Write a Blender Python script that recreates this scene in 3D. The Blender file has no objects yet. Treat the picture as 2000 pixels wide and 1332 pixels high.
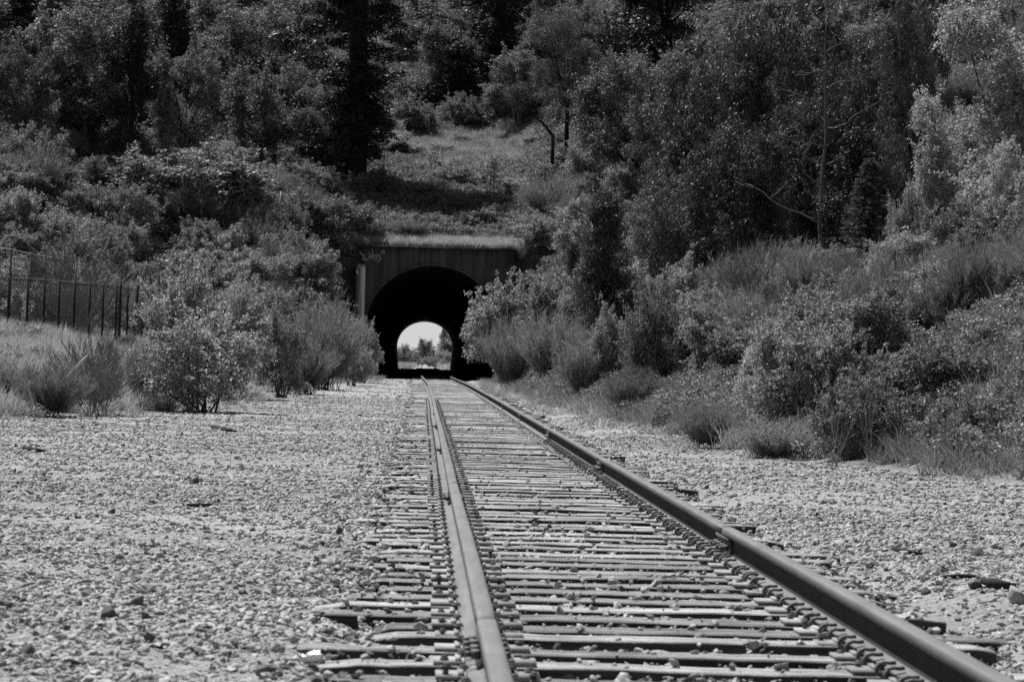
import bpy, math, random
import numpy as np
from mathutils import Matrix, Vector

# ------------------------------------------------------------------ camera, sky, sun, exposure
scene = bpy.context.scene
COL = scene.collection
FPX = 5800.0                      # focal length in photograph pixels (2000 wide)
ROLL = math.radians(1.5)
CAMZ = 1.093
yc = np.array([-173.0, -34.0, 5800.0]); yc /= np.linalg.norm(yc)          # +Y (track) seen in the camera: right, up, forward
zc = np.array([math.sin(ROLL), math.cos(ROLL), 0.0])
zc = zc - yc * zc.dot(yc); zc /= np.linalg.norm(zc)
xc_ = np.cross(zc, yc) * -1.0
xc_ = np.cross(yc, zc)
# right-handed in (right, up, back): flip forward
A = np.array([xc_, yc, zc])
if np.dot(A[0], [1, 0, 0]) < 0: A[0] = -A[0]
RWC = A.copy(); RWC[:, 2] *= -1                                            # world <- camera(right, up, back)
cam_d = bpy.data.cameras.new('camera'); cam = bpy.data.objects.new('camera', cam_d); COL.objects.link(cam)
M4 = Matrix.Identity(4)
for i in range(3):
    for j in range(3): M4[i][j] = RWC[i, j]
M4.translation = Vector((0, 0, CAMZ)); cam.matrix_world = M4
cam_d.sensor_width = 36.0; cam_d.lens = FPX / 2000 * 36.0; cam_d.clip_start = 0.5; cam_d.clip_end = 6000
cam_d.dof.use_dof = True; cam_d.dof.focus_distance = 34.0; cam_d.dof.aperture_fstop = 9.0
scene.camera = cam

SUN_DIR = Vector((-0.31, 0.47, 1.0)).normalized()      # towards the sun: ahead of the camera and to the left, high
world = bpy.data.worlds.new('World'); scene.world = world; world.use_nodes = True
wn = world.node_tree.nodes; wl = world.node_tree.links
bg = wn['Background']
sky = wn.new('ShaderNodeTexSky'); sky.sky_type = 'NISHITA'; sky.sun_disc = False
sky.sun_elevation = math.asin(SUN_DIR.z); sky.sun_rotation = math.atan2(SUN_DIR.x, SUN_DIR.y)
sky.altitude = 50; sky.air_density = 1.0; sky.dust_density = 0.0
bw = wn.new('ShaderNodeRGBToBW')                        # the photograph is black and white
wl.new(sky.outputs[0], bw.inputs[0]); wl.new(bw.outputs[0], bg.inputs[0]); bg.inputs[1].default_value = 0.05
sun_d = bpy.data.lights.new('sun', 'SUN'); sun_d.energy = 5.0; sun_d.angle = math.radians(0.53); sun_d.color = (1, 1, 1)
sun = bpy.data.objects.new('sun', sun_d); COL.objects.link(sun)
sun.rotation_euler = SUN_DIR.to_track_quat('Z', 'Y').to_euler(); sun.location = (-60, 90, 180)
vs = scene.view_settings; vs.view_transform = 'Standard'; vs.look = 'None'; vs.exposure = 0.5; vs.gamma = 1.0
vs.use_curve_mapping = False
scene.cycles.max_bounces = 5; scene.cycles.diffuse_bounces = 2; scene.cycles.glossy_bounces = 2
scene.cycles.transmission_bounces = 3; scene.cycles.transparent_max_bounces = 4
scene.cycles.caustics_reflective = False; scene.cycles.caustics_refractive = False
scene.cycles.use_denoising = False
scene.cycles.sample_clamp_indirect = 3.0

random.seed(7)
R0 = np.random.default_rng(11)

# ------------------------------------------------------------------ helpers
def ray(px, py):
    c = np.array([px - 1000.0, 666.0 - py, -FPX]); w = RWC @ c
    return w / w[1]                                     # scaled to one metre along the track

def tag(o, label=None, cat=None, group=None, kind=None):
    if label: o['label'] = label
    if cat: o['category'] = cat
    if group: o['group'] = group
    if kind: o['kind'] = kind
    return o

def link(name, data, parent=None):
    o = bpy.data.objects.new(name, data); COL.objects.link(o)
    if parent is not None: o.parent = parent
    return o

def empty(name, loc=(0, 0, 0), rz=0.0):
    o = bpy.data.objects.new(name, None); COL.objects.link(o)
    o.location = loc; o.rotation_euler = (0, 0, rz); o.empty_display_size = 0.3
    return o

def mesh(name, V, faces, mats, smooth=False, midx=None):
    """V (n,3); faces: list of (m,k) int arrays"""
    me = bpy.data.meshes.new(name)
    V = np.asarray(V, dtype=np.float32)
    if not isinstance(faces, (list, tuple)): faces = [faces]
    faces = [np.asarray(f, dtype=np.int32) for f in faces if len(f)]
    me.vertices.add(len(V)); me.vertices.foreach_set('co', V.ravel())
    loops = np.concatenate([f.ravel() for f in faces])
    tot = np.concatenate([np.full(len(f), f.shape[1], dtype=np.int32) for f in faces])
    st = np.concatenate([[0], np.cumsum(tot)[:-1]]).astype(np.int32)
    me.loops.add(len(loops)); me.loops.foreach_set('vertex_index', loops)
    me.polygons.add(len(tot)); me.polygons.foreach_set('loop_start', st); me.polygons.foreach_set('loop_total', tot)
    if smooth: me.polygons.foreach_set('use_smooth', np.ones(len(tot), dtype=bool))
    if midx is not None: me.polygons.foreach_set('material_index', np.asarray(midx, dtype=np.int32))
    me.update(calc_edges=True); me.validate()
    for m in (mats if isinstance(mats, (list, tuple)) else [mats]): me.materials.append(m)
    return me

class MB:
    """collects quads and n-gons into one mesh"""
    def __init__(s): s.V = []; s.F = {}; s.n = 0
    def add(s, V, F):
        V = np.asarray(V, float)
        for f in F: s.F.setdefault(len(f), []).append([i + s.n for i in f])
        s.V.append(V); s.n += len(V); return s
    def box(s, c, d, rz=0.0, jit=0.0, rng=None, taper=1.0):
        x, y, z = d[0] / 2, d[1] / 2, d[2] / 2
        v = np.array([[-x, -y, -z], [x, -y, -z], [x, y, -z], [-x, y, -z], [-x * taper, -y * taper, z], [x * taper, -y * taper, z], [x * taper, y * taper, z], [-x * taper, y * taper, z]])
        if jit: v = v + rng.normal(0, jit, v.shape)
        cs, sn = math.cos(rz), math.sin(rz)
        v = v @ np.array([[cs, sn, 0], [-sn, cs, 0], [0, 0, 1]]) + np.asarray(c)
        return s.add(v, [[0, 3, 2, 1], [4, 5, 6, 7], [0, 1, 5, 4], [1, 2, 6, 5], [2, 3, 7, 6], [3, 0, 4, 7]])
    def tube(s, P, r, n=6, cap=True):
        P = np.asarray(P, float); k = len(P); r = np.broadcast_to(np.asarray(r, float), (k,))
        T = np.gradient(P, axis=0); T /= np.linalg.norm(T, axis=1)[:, None] + 1e-9
        ref = np.array([0.31, 0.95, 0.1]) if abs(T[0] @ np.array([0.31, 0.95, 0.1])) < 0.85 else np.array([1.0, 0, 0])
        U = np.cross(T, ref); U /= np.linalg.norm(U, axis=1)[:, None] + 1e-9; W = np.cross(T, U)
        a = np.arange(n) / n * 2 * math.pi
        V = (P[:, None] + r[:, None, None] * (np.cos(a)[None, :, None] * U[:, None] + np.sin(a)[None, :, None] * W[:, None])).reshape(-1, 3)
        F = [[i * n + j, i * n + (j + 1) % n, (i + 1) * n + (j + 1) % n, (i + 1) * n + j] for i in range(k - 1) for j in range(n)]
        if cap: F += [list(range(n))[::-1], [(k - 1) * n + j for j in range(n)]]
        return s.add(V, F)
    def extrude(s, poly, axis_pts, closed=True):
        """poly (m,2) in x,z swept along axis_pts (k,3): x and z offset"""
        poly = np.asarray(poly, float); m = len(poly); A_ = np.asarray(axis_pts, float)
        V = np.zeros((len(A_), m, 3)); V[:, :, 0] = A_[:, None, 0] + poly[None, :, 0]; V[:, :, 1] = A_[:, None, 1]; V[:, :, 2] = A_[:, None, 2] + poly[None, :, 1]
        F = [[i * m + j, (i + 1) * m + j, (i + 1) * m + (j + 1) % m, i * m + (j + 1) % m] for i in range(len(A_) - 1) for j in range(m)]
        F += [list(range(m)), [(len(A_) - 1) * m + j for j in range(m)][::-1]]
        return s.add(V.reshape(-1, 3), F)
    def data(s, name, mat, smooth=False):
        return mesh(name, np.concatenate(s.V), [np.array(f) for f in s.F.values()], mat, smooth)

# ------------------------------------------------------------------ materials (all grey: a black and white photograph)
def newmat(name):
    m = bpy.data.materials.new(name); m.use_nodes = True
    nt = m.node_tree; b = nt.nodes['Principled BSDF']
    return m, nt, nt.nodes, nt.links, b

def ramp(nt, a, b, p0=0.0, p1=1.0):
    r = nt.nodes.new('ShaderNodeValToRGB'); e = r.color_ramp.elements
    e[0].position = p0; e[0].color = (a, a, a, 1); e[1].position = p1; e[1].color = (b, b, b, 1)
    return r

def leaf_mat(name, lo, hi, rough=0.45, trans=0.25, spec=0.4):
    m, nt, N, L, b = newmat(name)
    g = N.new('ShaderNodeNewGeometry'); oi = N.new('ShaderNodeObjectInfo')
    r = ramp(nt, lo, hi, 0.1, 1.0); L.new(g.outputs['Random Per Island'], r.inputs[0])
    mr = N.new('ShaderNodeMapRange'); mr.inputs[3].default_value = 0.72; mr.inputs[4].default_value = 1.25
    L.new(oi.outputs['Random'], mr.inputs[0])
    mx = N.new('ShaderNodeMix'); mx.data_type = 'RGBA'; mx.blend_type = 'MULTIPLY'; mx.inputs[0].default_value = 1.0
    L.new(r.outputs[0], mx.inputs[6]); L.new(mr.outputs[0], mx.inputs[7])
    L.new(mx.outputs[2], b.inputs['Base Color']); b.inputs['Roughness'].default_value = rough
    b.inputs['Specular IOR Level'].default_value = spec
    t = N.new('ShaderNodeBsdfTranslucent'); L.new(mx.outputs[2], t.inputs[0])
    s = N.new('ShaderNodeMixShader'); s.inputs[0].default_value = trans
    L.new(b.outputs[0], s.inputs[1]); L.new(t.outputs[0], s.inputs[2]); L.new(s.outputs[0], N['Material Output'].inputs[0])
    return m

def noise_mat(name, lo, hi, scale, rough=0.85, bump=0.0, stretch=(1, 1, 1), detail=8, rand=0.0, spec=0.2, p0=0.3, p1=0.7, bdist=0.02):
    m, nt, N, L, b = newmat(name)
    tc = N.new('ShaderNodeTexCoord'); mp = N.new('ShaderNodeMapping'); mp.inputs['Scale'].default_value = stretch
    nz = N.new('ShaderNodeTexNoise'); nz.inputs['Scale'].default_value = scale; nz.inputs['Detail'].default_value = detail; nz.inputs['Roughness'].default_value = 0.65
    L.new(tc.outputs['Object'], mp.inputs[0]); L.new(mp.outputs[0], nz.inputs['Vector'])
    r = ramp(nt, lo, hi, p0, p1); L.new(nz.outputs[0], r.inputs[0]); col = r.outputs[0]
    if rand:
        oi = N.new('ShaderNodeObjectInfo'); mr = N.new('ShaderNodeMapRange'); mr.inputs[3].default_value = 1 - rand; mr.inputs[4].default_value = 1 + rand
        L.new(oi.outputs['Random'], mr.inputs[0])
        ad = N.new('ShaderNodeVectorMath'); ad.operation = 'ADD'
        cx = N.new('ShaderNodeMath'); cx.operation = 'MULTIPLY'; cx.inputs[1].default_value = 37.0; L.new(oi.outputs['Random'], cx.inputs[0])
        L.new(mp.outputs[0], ad.inputs[0]); L.new(cx.outputs[0], ad.inputs[1]); L.new(ad.outputs[0], nz.inputs['Vector'])
        mx = N.new('ShaderNodeMix'); mx.data_type = 'RGBA'; mx.blend_type = 'MULTIPLY'; mx.inputs[0].default_value = 1.0
        L.new(col, mx.inputs[6]); L.new(mr.outputs[0], mx.inputs[7]); col = mx.outputs[2]
    L.new(col, b.inputs['Base Color']); b.inputs['Roughness'].default_value = rough; b.inputs['Specular IOR Level'].default_value = spec
    if bump:
        bp = N.new('ShaderNodeBump'); bp.inputs['Strength'].default_value = bump; bp.inputs['Distance'].default_value = bdist
        L.new(nz.outputs[0], bp.inputs['Height']); L.new(bp.outputs[0], b.inputs['Normal'])
    return m

LEAF = dict(
    shrub=leaf_mat('shrub_leaf', 0.13, 0.50, 0.52, 0.38, 0.28),
    pale=leaf_mat('pale_shrub_leaf', 0.20, 0.62, 0.5, 0.42, 0.25),
    bramble=leaf_mat('bramble_leaf', 0.09, 0.34, 0.52, 0.32, 0.28),
    broom=leaf_mat('broom_twig', 0.12, 0.32, 0.6, 0.36, 0.2),
    oak=leaf_mat('oak_leaf', 0.07, 0.33, 0.52, 0.30, 0.28),
    euc=leaf_mat('drooping_leaf', 0.045, 0.17, 0.5, 0.22, 0.22),
    soft=leaf_mat('feathery_leaf', 0.06, 0.15, 0.55, 0.25, 0.2),
    dark=leaf_mat('dark_leaf', 0.018, 0.06, 0.5, 0.15, 0.2),
    bright=leaf_mat('bright_leaf', 0.24, 0.65, 0.52, 0.34, 0.28),
    needle=leaf_mat('needle', 0.045, 0.13, 0.5, 0.2, 0.2),
    grass=leaf_mat('dry_grass_blade', 0.30, 0.62, 0.7, 0.45, 0.15),
    greengrass=leaf_mat('grass_blade', 0.12, 0.34, 0.6, 0.40, 0.2),
)
BARK = noise_mat('bark', 0.03, 0.10, 9.0, 0.9, 0.5, (1, 1, 0.25))
DARKBARK = noise_mat('dark_bark', 0.012, 0.035, 9.0, 0.9, 0.5, (1, 1, 0.25))
PALEBARK = noise_mat('pale_dead_wood', 0.3, 0.55, 9.0, 0.8, 0.3, (1, 1, 0.25))
DEADBARK = noise_mat('grey_dead_bark', 0.08, 0.18, 9.0, 0.85, 0.3, (1, 1, 0.25))
TWIG = noise_mat('grey_twig', 0.12, 0.28, 12.0, 0.85)
RUST = noise_mat('rusted_rail_steel', 0.11, 0.19, 14.0, 0.62, 0.10, (1, 0.12, 1), spec=0.3, rand=0.05, bdist=0.004)
RUST2 = noise_mat('rusted_fastening_steel', 0.05, 0.17, 40.0, 0.7, 0.15, (1, 1, 1), spec=0.25, rand=0.2, bdist=0.003)
SHADEDWEB = noise_mat('shaded_rust_web', 0.018, 0.04, 20.0, 0.8, 0.1, (1, 0.3, 0.3), spec=0.2)  # rusty web, with the shade under the rail head put into its colour

def wood_mat():
    m, nt, N, L, b = newmat('weathered_sleeper_timber')
    tc = N.new('ShaderNodeTexCoord'); oi = N.new('ShaderNodeObjectInfo')
    cx = N.new('ShaderNodeMath'); cx.operation = 'MULTIPLY'; cx.inputs[1].default_value = 91.0; L.new(oi.outputs['Random'], cx.inputs[0])
    ad = N.new('ShaderNodeVectorMath'); ad.operation = 'ADD'; L.new(tc.outputs['Object'], ad.inputs[0]); L.new(cx.outputs[0], ad.inputs[1])
    m1 = N.new('ShaderNodeMapping'); m1.inputs['Scale'].default_value = (0.9, 26, 26); L.new(ad.outputs[0], m1.inputs[0])
    n1 = N.new('ShaderNodeTexNoise'); n1.inputs['Scale'].default_value = 2.2; n1.inputs['Detail'].default_value = 9; n1.inputs['Roughness'].default_value = 0.7; L.new(m1.outputs[0], n1.inputs['Vector'])
    n2 = N.new('ShaderNodeTexNoise'); n2.inputs['Scale'].default_value = 3.0; n2.inputs['Detail'].default_value = 5; L.new(ad.outputs[0], n2.inputs['Vector'])
    r1 = ramp(nt, 0.16, 0.54, 0.34, 0.57); L.new(n1.outputs[0], r1.inputs[0])
    r2 = ramp(nt, 0.6, 1.1, 0.3, 0.6); L.new(n2.outputs[0], r2.inputs[0])
    mr = N.new('ShaderNodeMapRange'); mr.inputs[3].default_value = 0.58; mr.inputs[4].default_value = 1.15; L.new(oi.outputs['Random'], mr.inputs[0])
    a = N.new('ShaderNodeMix'); a.data_type = 'RGBA'; a.blend_type = 'MULTIPLY'; a.inputs[0].default_value = 1; L.new(r1.outputs[0], a.inputs[6]); L.new(r2.outputs[0], a.inputs[7])
    c = N.new('ShaderNodeMix'); c.data_type = 'RGBA'; c.blend_type = 'MULTIPLY'; c.inputs[0].default_value = 1; L.new(a.outputs[2], c.inputs[6]); L.new(mr.outputs[0], c.inputs[7])
    L.new(c.outputs[2], b.inputs['Base Color']); b.inputs['Roughness'].default_value = 0.85; b.inputs['Specular IOR Level'].default_value = 0.15
    bp = N.new('ShaderNodeBump'); bp.inputs['Strength'].default_value = 1.0; bp.inputs['Distance'].default_value = 0.02
    L.new(n1.outputs[0], bp.inputs['Height']); L.new(bp.outputs[0], b.inputs['Normal'])
    return m
WOOD = wood_mat(); SHADEDSIDE = noise_mat('shaded_creosoted_side', 0.02, 0.07, 12.0, 0.9, 0.4, (0.2, 1, 3), rand=0.3)  # sleeper sides: creosote, darkened further to paint in their deep shade

def stone_mat(name, lo, hi):
    m, nt, N, L, b = newmat(name)
    oi = N.new('ShaderNodeObjectInfo'); r = ramp(nt, lo, hi, 0.0, 1.0); r.color_ramp.elements.new(0.10).color = (lo * 1.2, lo * 1.2, lo * 1.2, 1); r.color_ramp.elements.new(0.2).color = (hi * 0.72, hi * 0.72, hi * 0.72, 1)
    L.new(oi.outputs['Random'], r.inputs[0])
    tc = N.new('ShaderNodeTexCoord'); nz = N.new('ShaderNodeTexNoise'); nz.inputs['Scale'].default_value = 3.0; nz.inputs['Detail'].default_value = 6
    L.new(tc.outputs['Object'], nz.inputs['Vector'])
    r2 = ramp(nt, 0.7, 1.2, 0.3, 0.7); L.new(nz.outputs[0], r2.inputs[0])
    mx = N.new('ShaderNodeMix'); mx.data_type = 'RGBA'; mx.blend_type = 'MULTIPLY'; mx.inputs[0].default_value = 1
    L.new(r.outputs[0], mx.inputs[6]); L.new(r2.outputs[0], mx.inputs[7]); L.new(mx.outputs[2], b.inputs['Base Color'])
    b.inputs['Roughness'].default_value = 0.9; b.inputs['Specular IOR Level'].default_value = 0.15
    return m
STONE = stone_mat('gravel_stone', 0.11, 0.44)
DARKROCK = noise_mat('dark_rock', 0.05, 0.14, 18.0, 0.85, 0.3, rand=0.3, bdist=0.01)
PALEROCK = noise_mat('pale_rock', 0.24, 0.40, 18.0, 0.9, 0.3, rand=0.15, bdist=0.01)

def ground_mat():
    m, nt, N, L, b = newmat('gravel_and_soil')
    tc = N.new('ShaderNodeTexCoord')
    n1 = N.new('ShaderNodeTexNoise'); n1.inputs['Scale'].default_value = 24; n1.inputs['Detail'].default_value = 8; n1.inputs['Roughness'].default_value = 0.75
    n2 = N.new('ShaderNodeTexNoise'); n2.inputs['Scale'].default_value = 0.35; n2.inputs['Detail'].default_value = 5
    v1 = N.new('ShaderNodeTexVoronoi'); v1.inputs['Scale'].default_value = 16; v1.inputs['Randomness'].default_value = 1.0
    for q in (n1, n2, v1): L.new(tc.outputs['Object'], q.inputs['Vector'])
    rg = ramp(nt, 0.22, 0.43, 0.32, 0.58); L.new(n1.outputs[0], rg.inputs[0])
    rl = ramp(nt, 0.82, 1.12, 0.35, 0.65); L.new(n2.outputs[0], rl.inputs[0])
    a = N.new('ShaderNodeMix'); a.data_type = 'RGBA'; a.blend_type = 'MULTIPLY'; a.inputs[0].default_value = 1; L.new(rg.outputs[0], a.inputs[6]); L.new(rl.outputs[0], a.inputs[7])
    rs = ramp(nt, 0.03, 0.11, 0.3, 0.7); L.new(n1.outputs[0], rs.inputs[0])
    at = N.new('ShaderNodeAttribute'); at.attribute_name = 'soil'
    c = N.new('ShaderNodeMix'); c.data_type = 'RGBA'; L.new(at.outputs['Fac'], c.inputs[0]); L.new(a.outputs[2], c.inputs[6]); L.new(rs.outputs[0], c.inputs[7])
    L.new(c.outputs[2], b.inputs['Base Color']); b.inputs['Roughness'].default_value = 0.95; b.inputs['Specular IOR Level'].default_value = 0.1
    ml = N.new('ShaderNodeMath'); ml.operation = 'ADD'; L.new(n1.outputs[0], ml.inputs[0]); L.new(v1.outputs['Distance'], ml.inputs[1])
    bp = N.new('ShaderNodeBump'); bp.inputs['Strength'].default_value = 0.8; bp.inputs['Distance'].default_value = 0.05
    L.new(ml.outputs[0], bp.inputs['Height']); L.new(bp.outputs[0], b.inputs['Normal'])
    return m
GROUND = ground_mat()

def concrete_mat(name, lo, hi):
    m, nt, N, L, b = newmat(name)
    tc = N.new('ShaderNodeTexCoord')
    n1 = N.new('ShaderNodeTexNoise'); n1.inputs['Scale'].default_value = 1.1; n1.inputs['Detail'].default_value = 9; n1.inputs['Roughness'].default_value = 0.7
    mp = N.new('ShaderNodeMapping'); mp.inputs['Scale'].default_value = (3.2, 3.2, 0.16); L.new(tc.outputs['Object'], mp.inputs[0])
    n2 = N.new('ShaderNodeTexNoise'); n2.inputs['Scale'].default_value = 1.6; n2.inputs['Detail'].default_value = 6
    L.new(tc.outputs['Object'], n1.inputs['Vector']); L.new(mp.outputs[0], n2.inputs['Vector'])
    r1 = ramp(nt, lo, hi, 0.3, 0.7); L.new(n1.outputs[0], r1.inputs[0]); r2 = ramp(nt, 0.45, 1.2, 0.35, 0.65); L.new(n2.outputs[0], r2.inputs[0])
    mx = N.new('ShaderNodeMix'); mx.data_type = 'RGBA'; mx.blend_type = 'MULTIPLY'; mx.inputs[0].default_value = 1
    L.new(r1.outputs[0], mx.inputs[6]); L.new(r2.outputs[0], mx.inputs[7]); L.new(mx.outputs[2], b.inputs['Base Color'])
    b.inputs['Roughness'].default_value = 0.9
    bp = N.new('ShaderNodeBump'); bp.inputs['Strength'].default_value = 0.4; bp.inputs['Distance'].default_value = 0.02
    L.new(n1.outputs[0], bp.inputs['Height']); L.new(bp.outputs[0], b.inputs['Normal'])
    return m
CONC = concrete_mat('shaded_stained_concrete', 0.045, 0.10)  # streaky stains; base tone lowered to carry the shade on the wall
CONCSUNLIT = concrete_mat('sunlit_concrete', 0.55, 0.72)  # bright copy of the concrete, sunlight on the pier painted into the colour
LINING = noise_mat('dark_tunnel_lining', 0.012, 0.03, 2.0, 0.95)  # near-black, faintly mottled
TUNNELFLOOR = noise_mat('dark_ballast', 0.02, 0.05, 9.0, 0.95, 0.5)  # much darker than the open gravel

# ------------------------------------------------------------------ terrain
YP, YF = 158.0, 332.0                 # near and far tunnel portals
WX0, WX1 = -3.45, 4.70                # headwall ends
ss = lambda a, b, t: (lambda u: u * u * (3 - 2 * u))(np.clip((t - a) / (b - a), 0, 1))
def xl(y): return np.interp(y, [0, 40, 47, 55, 63, 80, 105, 130, 145, 158, 170, 330, 420], [-16, -9.5, -6.6, -5.0, -4.4, -4.6, -4.6, -2.9, -2.5, -3.3, -3.4, -3.2, -4])
def xr(y): return np.interp(y, [0, 26, 31, 37, 52, 71, 96, 130, 158, 170, 330, 420], [9, 7.5, 5.6, 4.3, 3.85, 3.4, 3.1, 3.3, 4.6, 4.6, 4.0, 6])
def vnoise(x, y, s, seed):
    return (np.sin(x * s * 1.3 + seed) * np.cos(y * s * 1.1 + seed * 2.3) + 0.5 * np.sin(x * s * 2.9 + y * s * 2.1 + seed * 1.7) + 0.3 * np.cos(x * s * 5.7 - y * s * 4.9 + seed))
def H(x, y):
    x = np.asarray(x, float); y = np.asarray(y, float)
    tl = np.maximum(0, xl(y) - x); tr = np.maximum(0, x - xr(y)); t = np.maximum(tl, tr)
    bl = 0.165 * np.minimum(tl, 9) + 0.12 * np.maximum(0, tl - 9)
    br = 0.50 * np.minimum(tr, 6.0) + 0.16 * np.maximum(0, tr - 6.0)
    fade = 1 - ss(335, 352, y)
    bank = (bl + br) * (0.55 + 0.45 * ss(0.0, 3.0, t))
    P = np.interp(y, [120, 137, 158.5, 168, 182, 197, 215, 240, 262, 300, 331.5, 350, 360], [0, 0.5, 7.05, 9.0, 12.4, 15.6, 20.5, 28.0, 31.5, 22, 8.4, 2.0, 0])
    lat = 0.22 * np.clip(-x - 7, 0, 30) + 0.12 * np.clip(x - 9, 0, 25)
    hill = P + lat * ss(128, 160, y) * fade
    inwall = (x > WX0 - 0.05) & (x < WX1 + 0.05) & (y > YP + 0.3) & (y < YF - 0.3)
    outw = (x < WX0 - 0.05) | (x > WX1 + 0.05)
    tt = t + 1.3 * np.clip(y - YP + 1.0, 0, 20) * (y < 250) * outw
    m = ss(0.0, 3.4, np.where(y < 250, tt, t + 1.3 * np.clip(YF - y + 1, 0, 20) * outw))
    m = np.where(inwall, 1.0, m)
    z = bank * np.where(y > 340, 0.35, 1) * np.where(inwall, 0, 1) + hill * m
    z = z + 0.25 * vnoise(x, y, 0.22, 1.0) * ss(1.5, 6.0, t) * ss(30, 60, y)
    dt = x - trackx(y); track = np.where(dt > 0, 1 - ss(1.45, 1.9, dt), 1 - ss(1.15, 1.5, -dt))
    z = z + np.where(t <= 0, 0.012 * vnoise(x, y, 1.9, 3.0), 0) - 0.07 * track * np.where(inwall, 0, 1) - 0.012
    return z
def trackx(y): return np.interp(y, [0, 80, 110, 160, 280, 600], [1.0, 1.0, 0.95, 0.66, 0.53, 0.4])

def lines(segs):
    out = []
    for a, b, s in segs: out += list(np.arange(a, b - 1e-6, s))
    return np.array(out)
gx = lines([(-1500, -300, 200), (-300, -80, 22), (-80, -30, 2.0), (-30, -14, 0.8), (-14, WX0, 0.35)] + [(WX0, WX1, 0.3)] + [(WX1, 14, 0.35), (14, 32, 0.8), (32, 80, 2.0), (80, 300, 22), (300, 1501, 200)])
gy = lines([(-60, 0, 6), (0, 6, 1), (6, 40, 0.3), (40, 90, 0.5), (90, YP, 0.5), (YP, YP + 0.6, 0.3), (YP + 0.6, 200, 0.8), (200, YF - 0.6, 2.2), (YF - 0.6, YF, 0.3), (YF, 420, 2), (420, 700, 20), (700, 2601, 200)])
XX, YY = np.meshgrid(gx, gy)
ZZ = H(XX, YY)
ny, nx = XX.shape
idx = np.arange(ny * nx).reshape(ny, nx)
quads = np.stack([idx[:-1, :-1], idx[:-1, 1:], idx[1:, 1:], idx[1:, :-1]], -1).reshape(-1, 4)
cxm = 0.25 * (XX[:-1, :-1] + XX[:-1, 1:] + XX[1:, 1:] + XX[1:, :-1]).ravel(); cym = 0.25 * (YY[:-1, :-1] + YY[:-1, 1:] + YY[1:, 1:] + YY[1:, :-1]).ravel()
hole = (cxm > WX0) & (cxm < WX1) & (((cym > YP - 0.02) & (cym < YP + 0.62)) | ((cym > YF - 0.62) & (cym < YF + 0.02)))
gm = mesh('ground', np.stack([XX, YY, ZZ], -1).reshape(-1, 3), quads[~hole], GROUND, smooth=True)
TT = np.maximum(xl(YY) - XX, XX - xr(YY)); soil = ss(-0.5, 0.7, TT + 0.35 * vnoise(XX, YY, 1.1, 5.0)); soil = np.maximum(soil, ss(YP + 0.2, YP + 0.5, YY) * (YY < YF) * 1.0)
soil = np.where(YY > YF, ss(-1, 1, TT), soil)
ga = gm.attributes.new('soil', 'FLOAT', 'POINT'); ga.data.foreach_set('value', soil.ravel().astype(np.float32))
ground = link('ground', gm); tag(ground, kind='structure')

# ------------------------------------------------------------------ tunnel: portal wall, bore, far portal
def arch_pts(cx, a, b, zc, foot, n=40, zb=-0.25):
    th = np.linspace(0, math.pi, n); p = [(cx - foot, zb), (cx - (foot * 0.35 + a * 0.65), zc * 0.45)]
    p += [(cx - a * math.cos(t), zc + b * math.sin(t)) for t in th]
    p += [(cx + (foot * 0.35 + a * 0.65), zc * 0.45), (cx + foot, zb)]
    return np.array(p)
def headwall(name, y0, y1, arch, x0, x1, ztop, mat, parent):
    """slab between y0 and y1 with the arch cut out"""
    n = len(arch); k = n // 2
    out = []
    for i, (x, z) in enumerate(arch):
        t = i / (n - 1)
        if t < 0.22: out.append((x0, -0.25 + (ztop + 0.25) * t / 0.22))
        elif t > 0.78: out.append((x1, -0.25 + (ztop + 0.25) * (1 - t) / 0.22))
        else: out.append((x0 + (x1 - x0) * (t - 0.22) / 0.56, ztop))
    out = np.array(out); out[np.argmin(np.abs(np.arange(n) / (n - 1) - 0.22))] = (x0, ztop); out[np.argmin(np.abs(np.arange(n) / (n - 1) - 0.78))] = (x1, ztop)
    V = []
    for y in (y0, y1):
        V += [(p[0], y, p[1]) for p in arch] + [(p[0], y, p[1]) for p in out]
    a0, o0, a1, o1 = 0, n, 2 * n, 3 * n
    F = []
    for i in range(n - 1):
        F.append([a0 + i, a0 + i + 1, o0 + i + 1, o0 + i]); F.append([a1 + i, o1 + i, o1 + i + 1, a1 + i + 1])
        F.append([a0 + i, a1 + i, a1 + i + 1, a0 + i + 1]); F.append([o0 + i, o0 + i + 1, o1 + i + 1, o1 + i])
    return link(name, mesh(name, V, np.array(F), mat), parent)

tun = empty('railway_tunnel', (0, YP, 0))
tag(tun, 'dark concrete railway tunnel portal with a round arch cut into the wooded hillside', 'tunnel')
near = arch_pts(0.43, 3.55, 3.30, 2.72, 3.3); far = arch_pts(0.10, 3.05, 2.75, 2.42, 2.85)
def tunpart(o): o.location = (0, -YP, 0); return o
tunpart(headwall('headwall', YP, YP + 0.6, near, WX0, WX1, 6.93, CONC, tun))
tunpart(headwall('far_headwall', YF - 0.6, YF, far, WX0 + 0.1, WX1 - 0.6, 7.6, CONC, tun))
V = []; ys = [YP + 0.6, YP + 4, YP + 12] + list(np.linspace(YP + 30, YF - 0.6, 7)); n = len(near)
for y in ys:
    t = float(ss(YP, YP + 12, y)); tc_ = (y - YP) / (YF - YP)
    bore = arch_pts(0.43 + (0.10 - 0.43) * tc_, 3.05, 2.75, 2.42, 2.85)
    A_ = near * (1 - t) + bore * t
    V += [(p[0], y, p[1]) for p in A_]
F = [[i * n + j, i * n + j + 1, (i + 1) * n + j + 1, (i + 1) * n + j] for i in range(len(ys) - 1) for j in range(n - 1)]
tunpart(link('lining', mesh('lining', V, np.array(F), LINING, True), tun))
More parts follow.
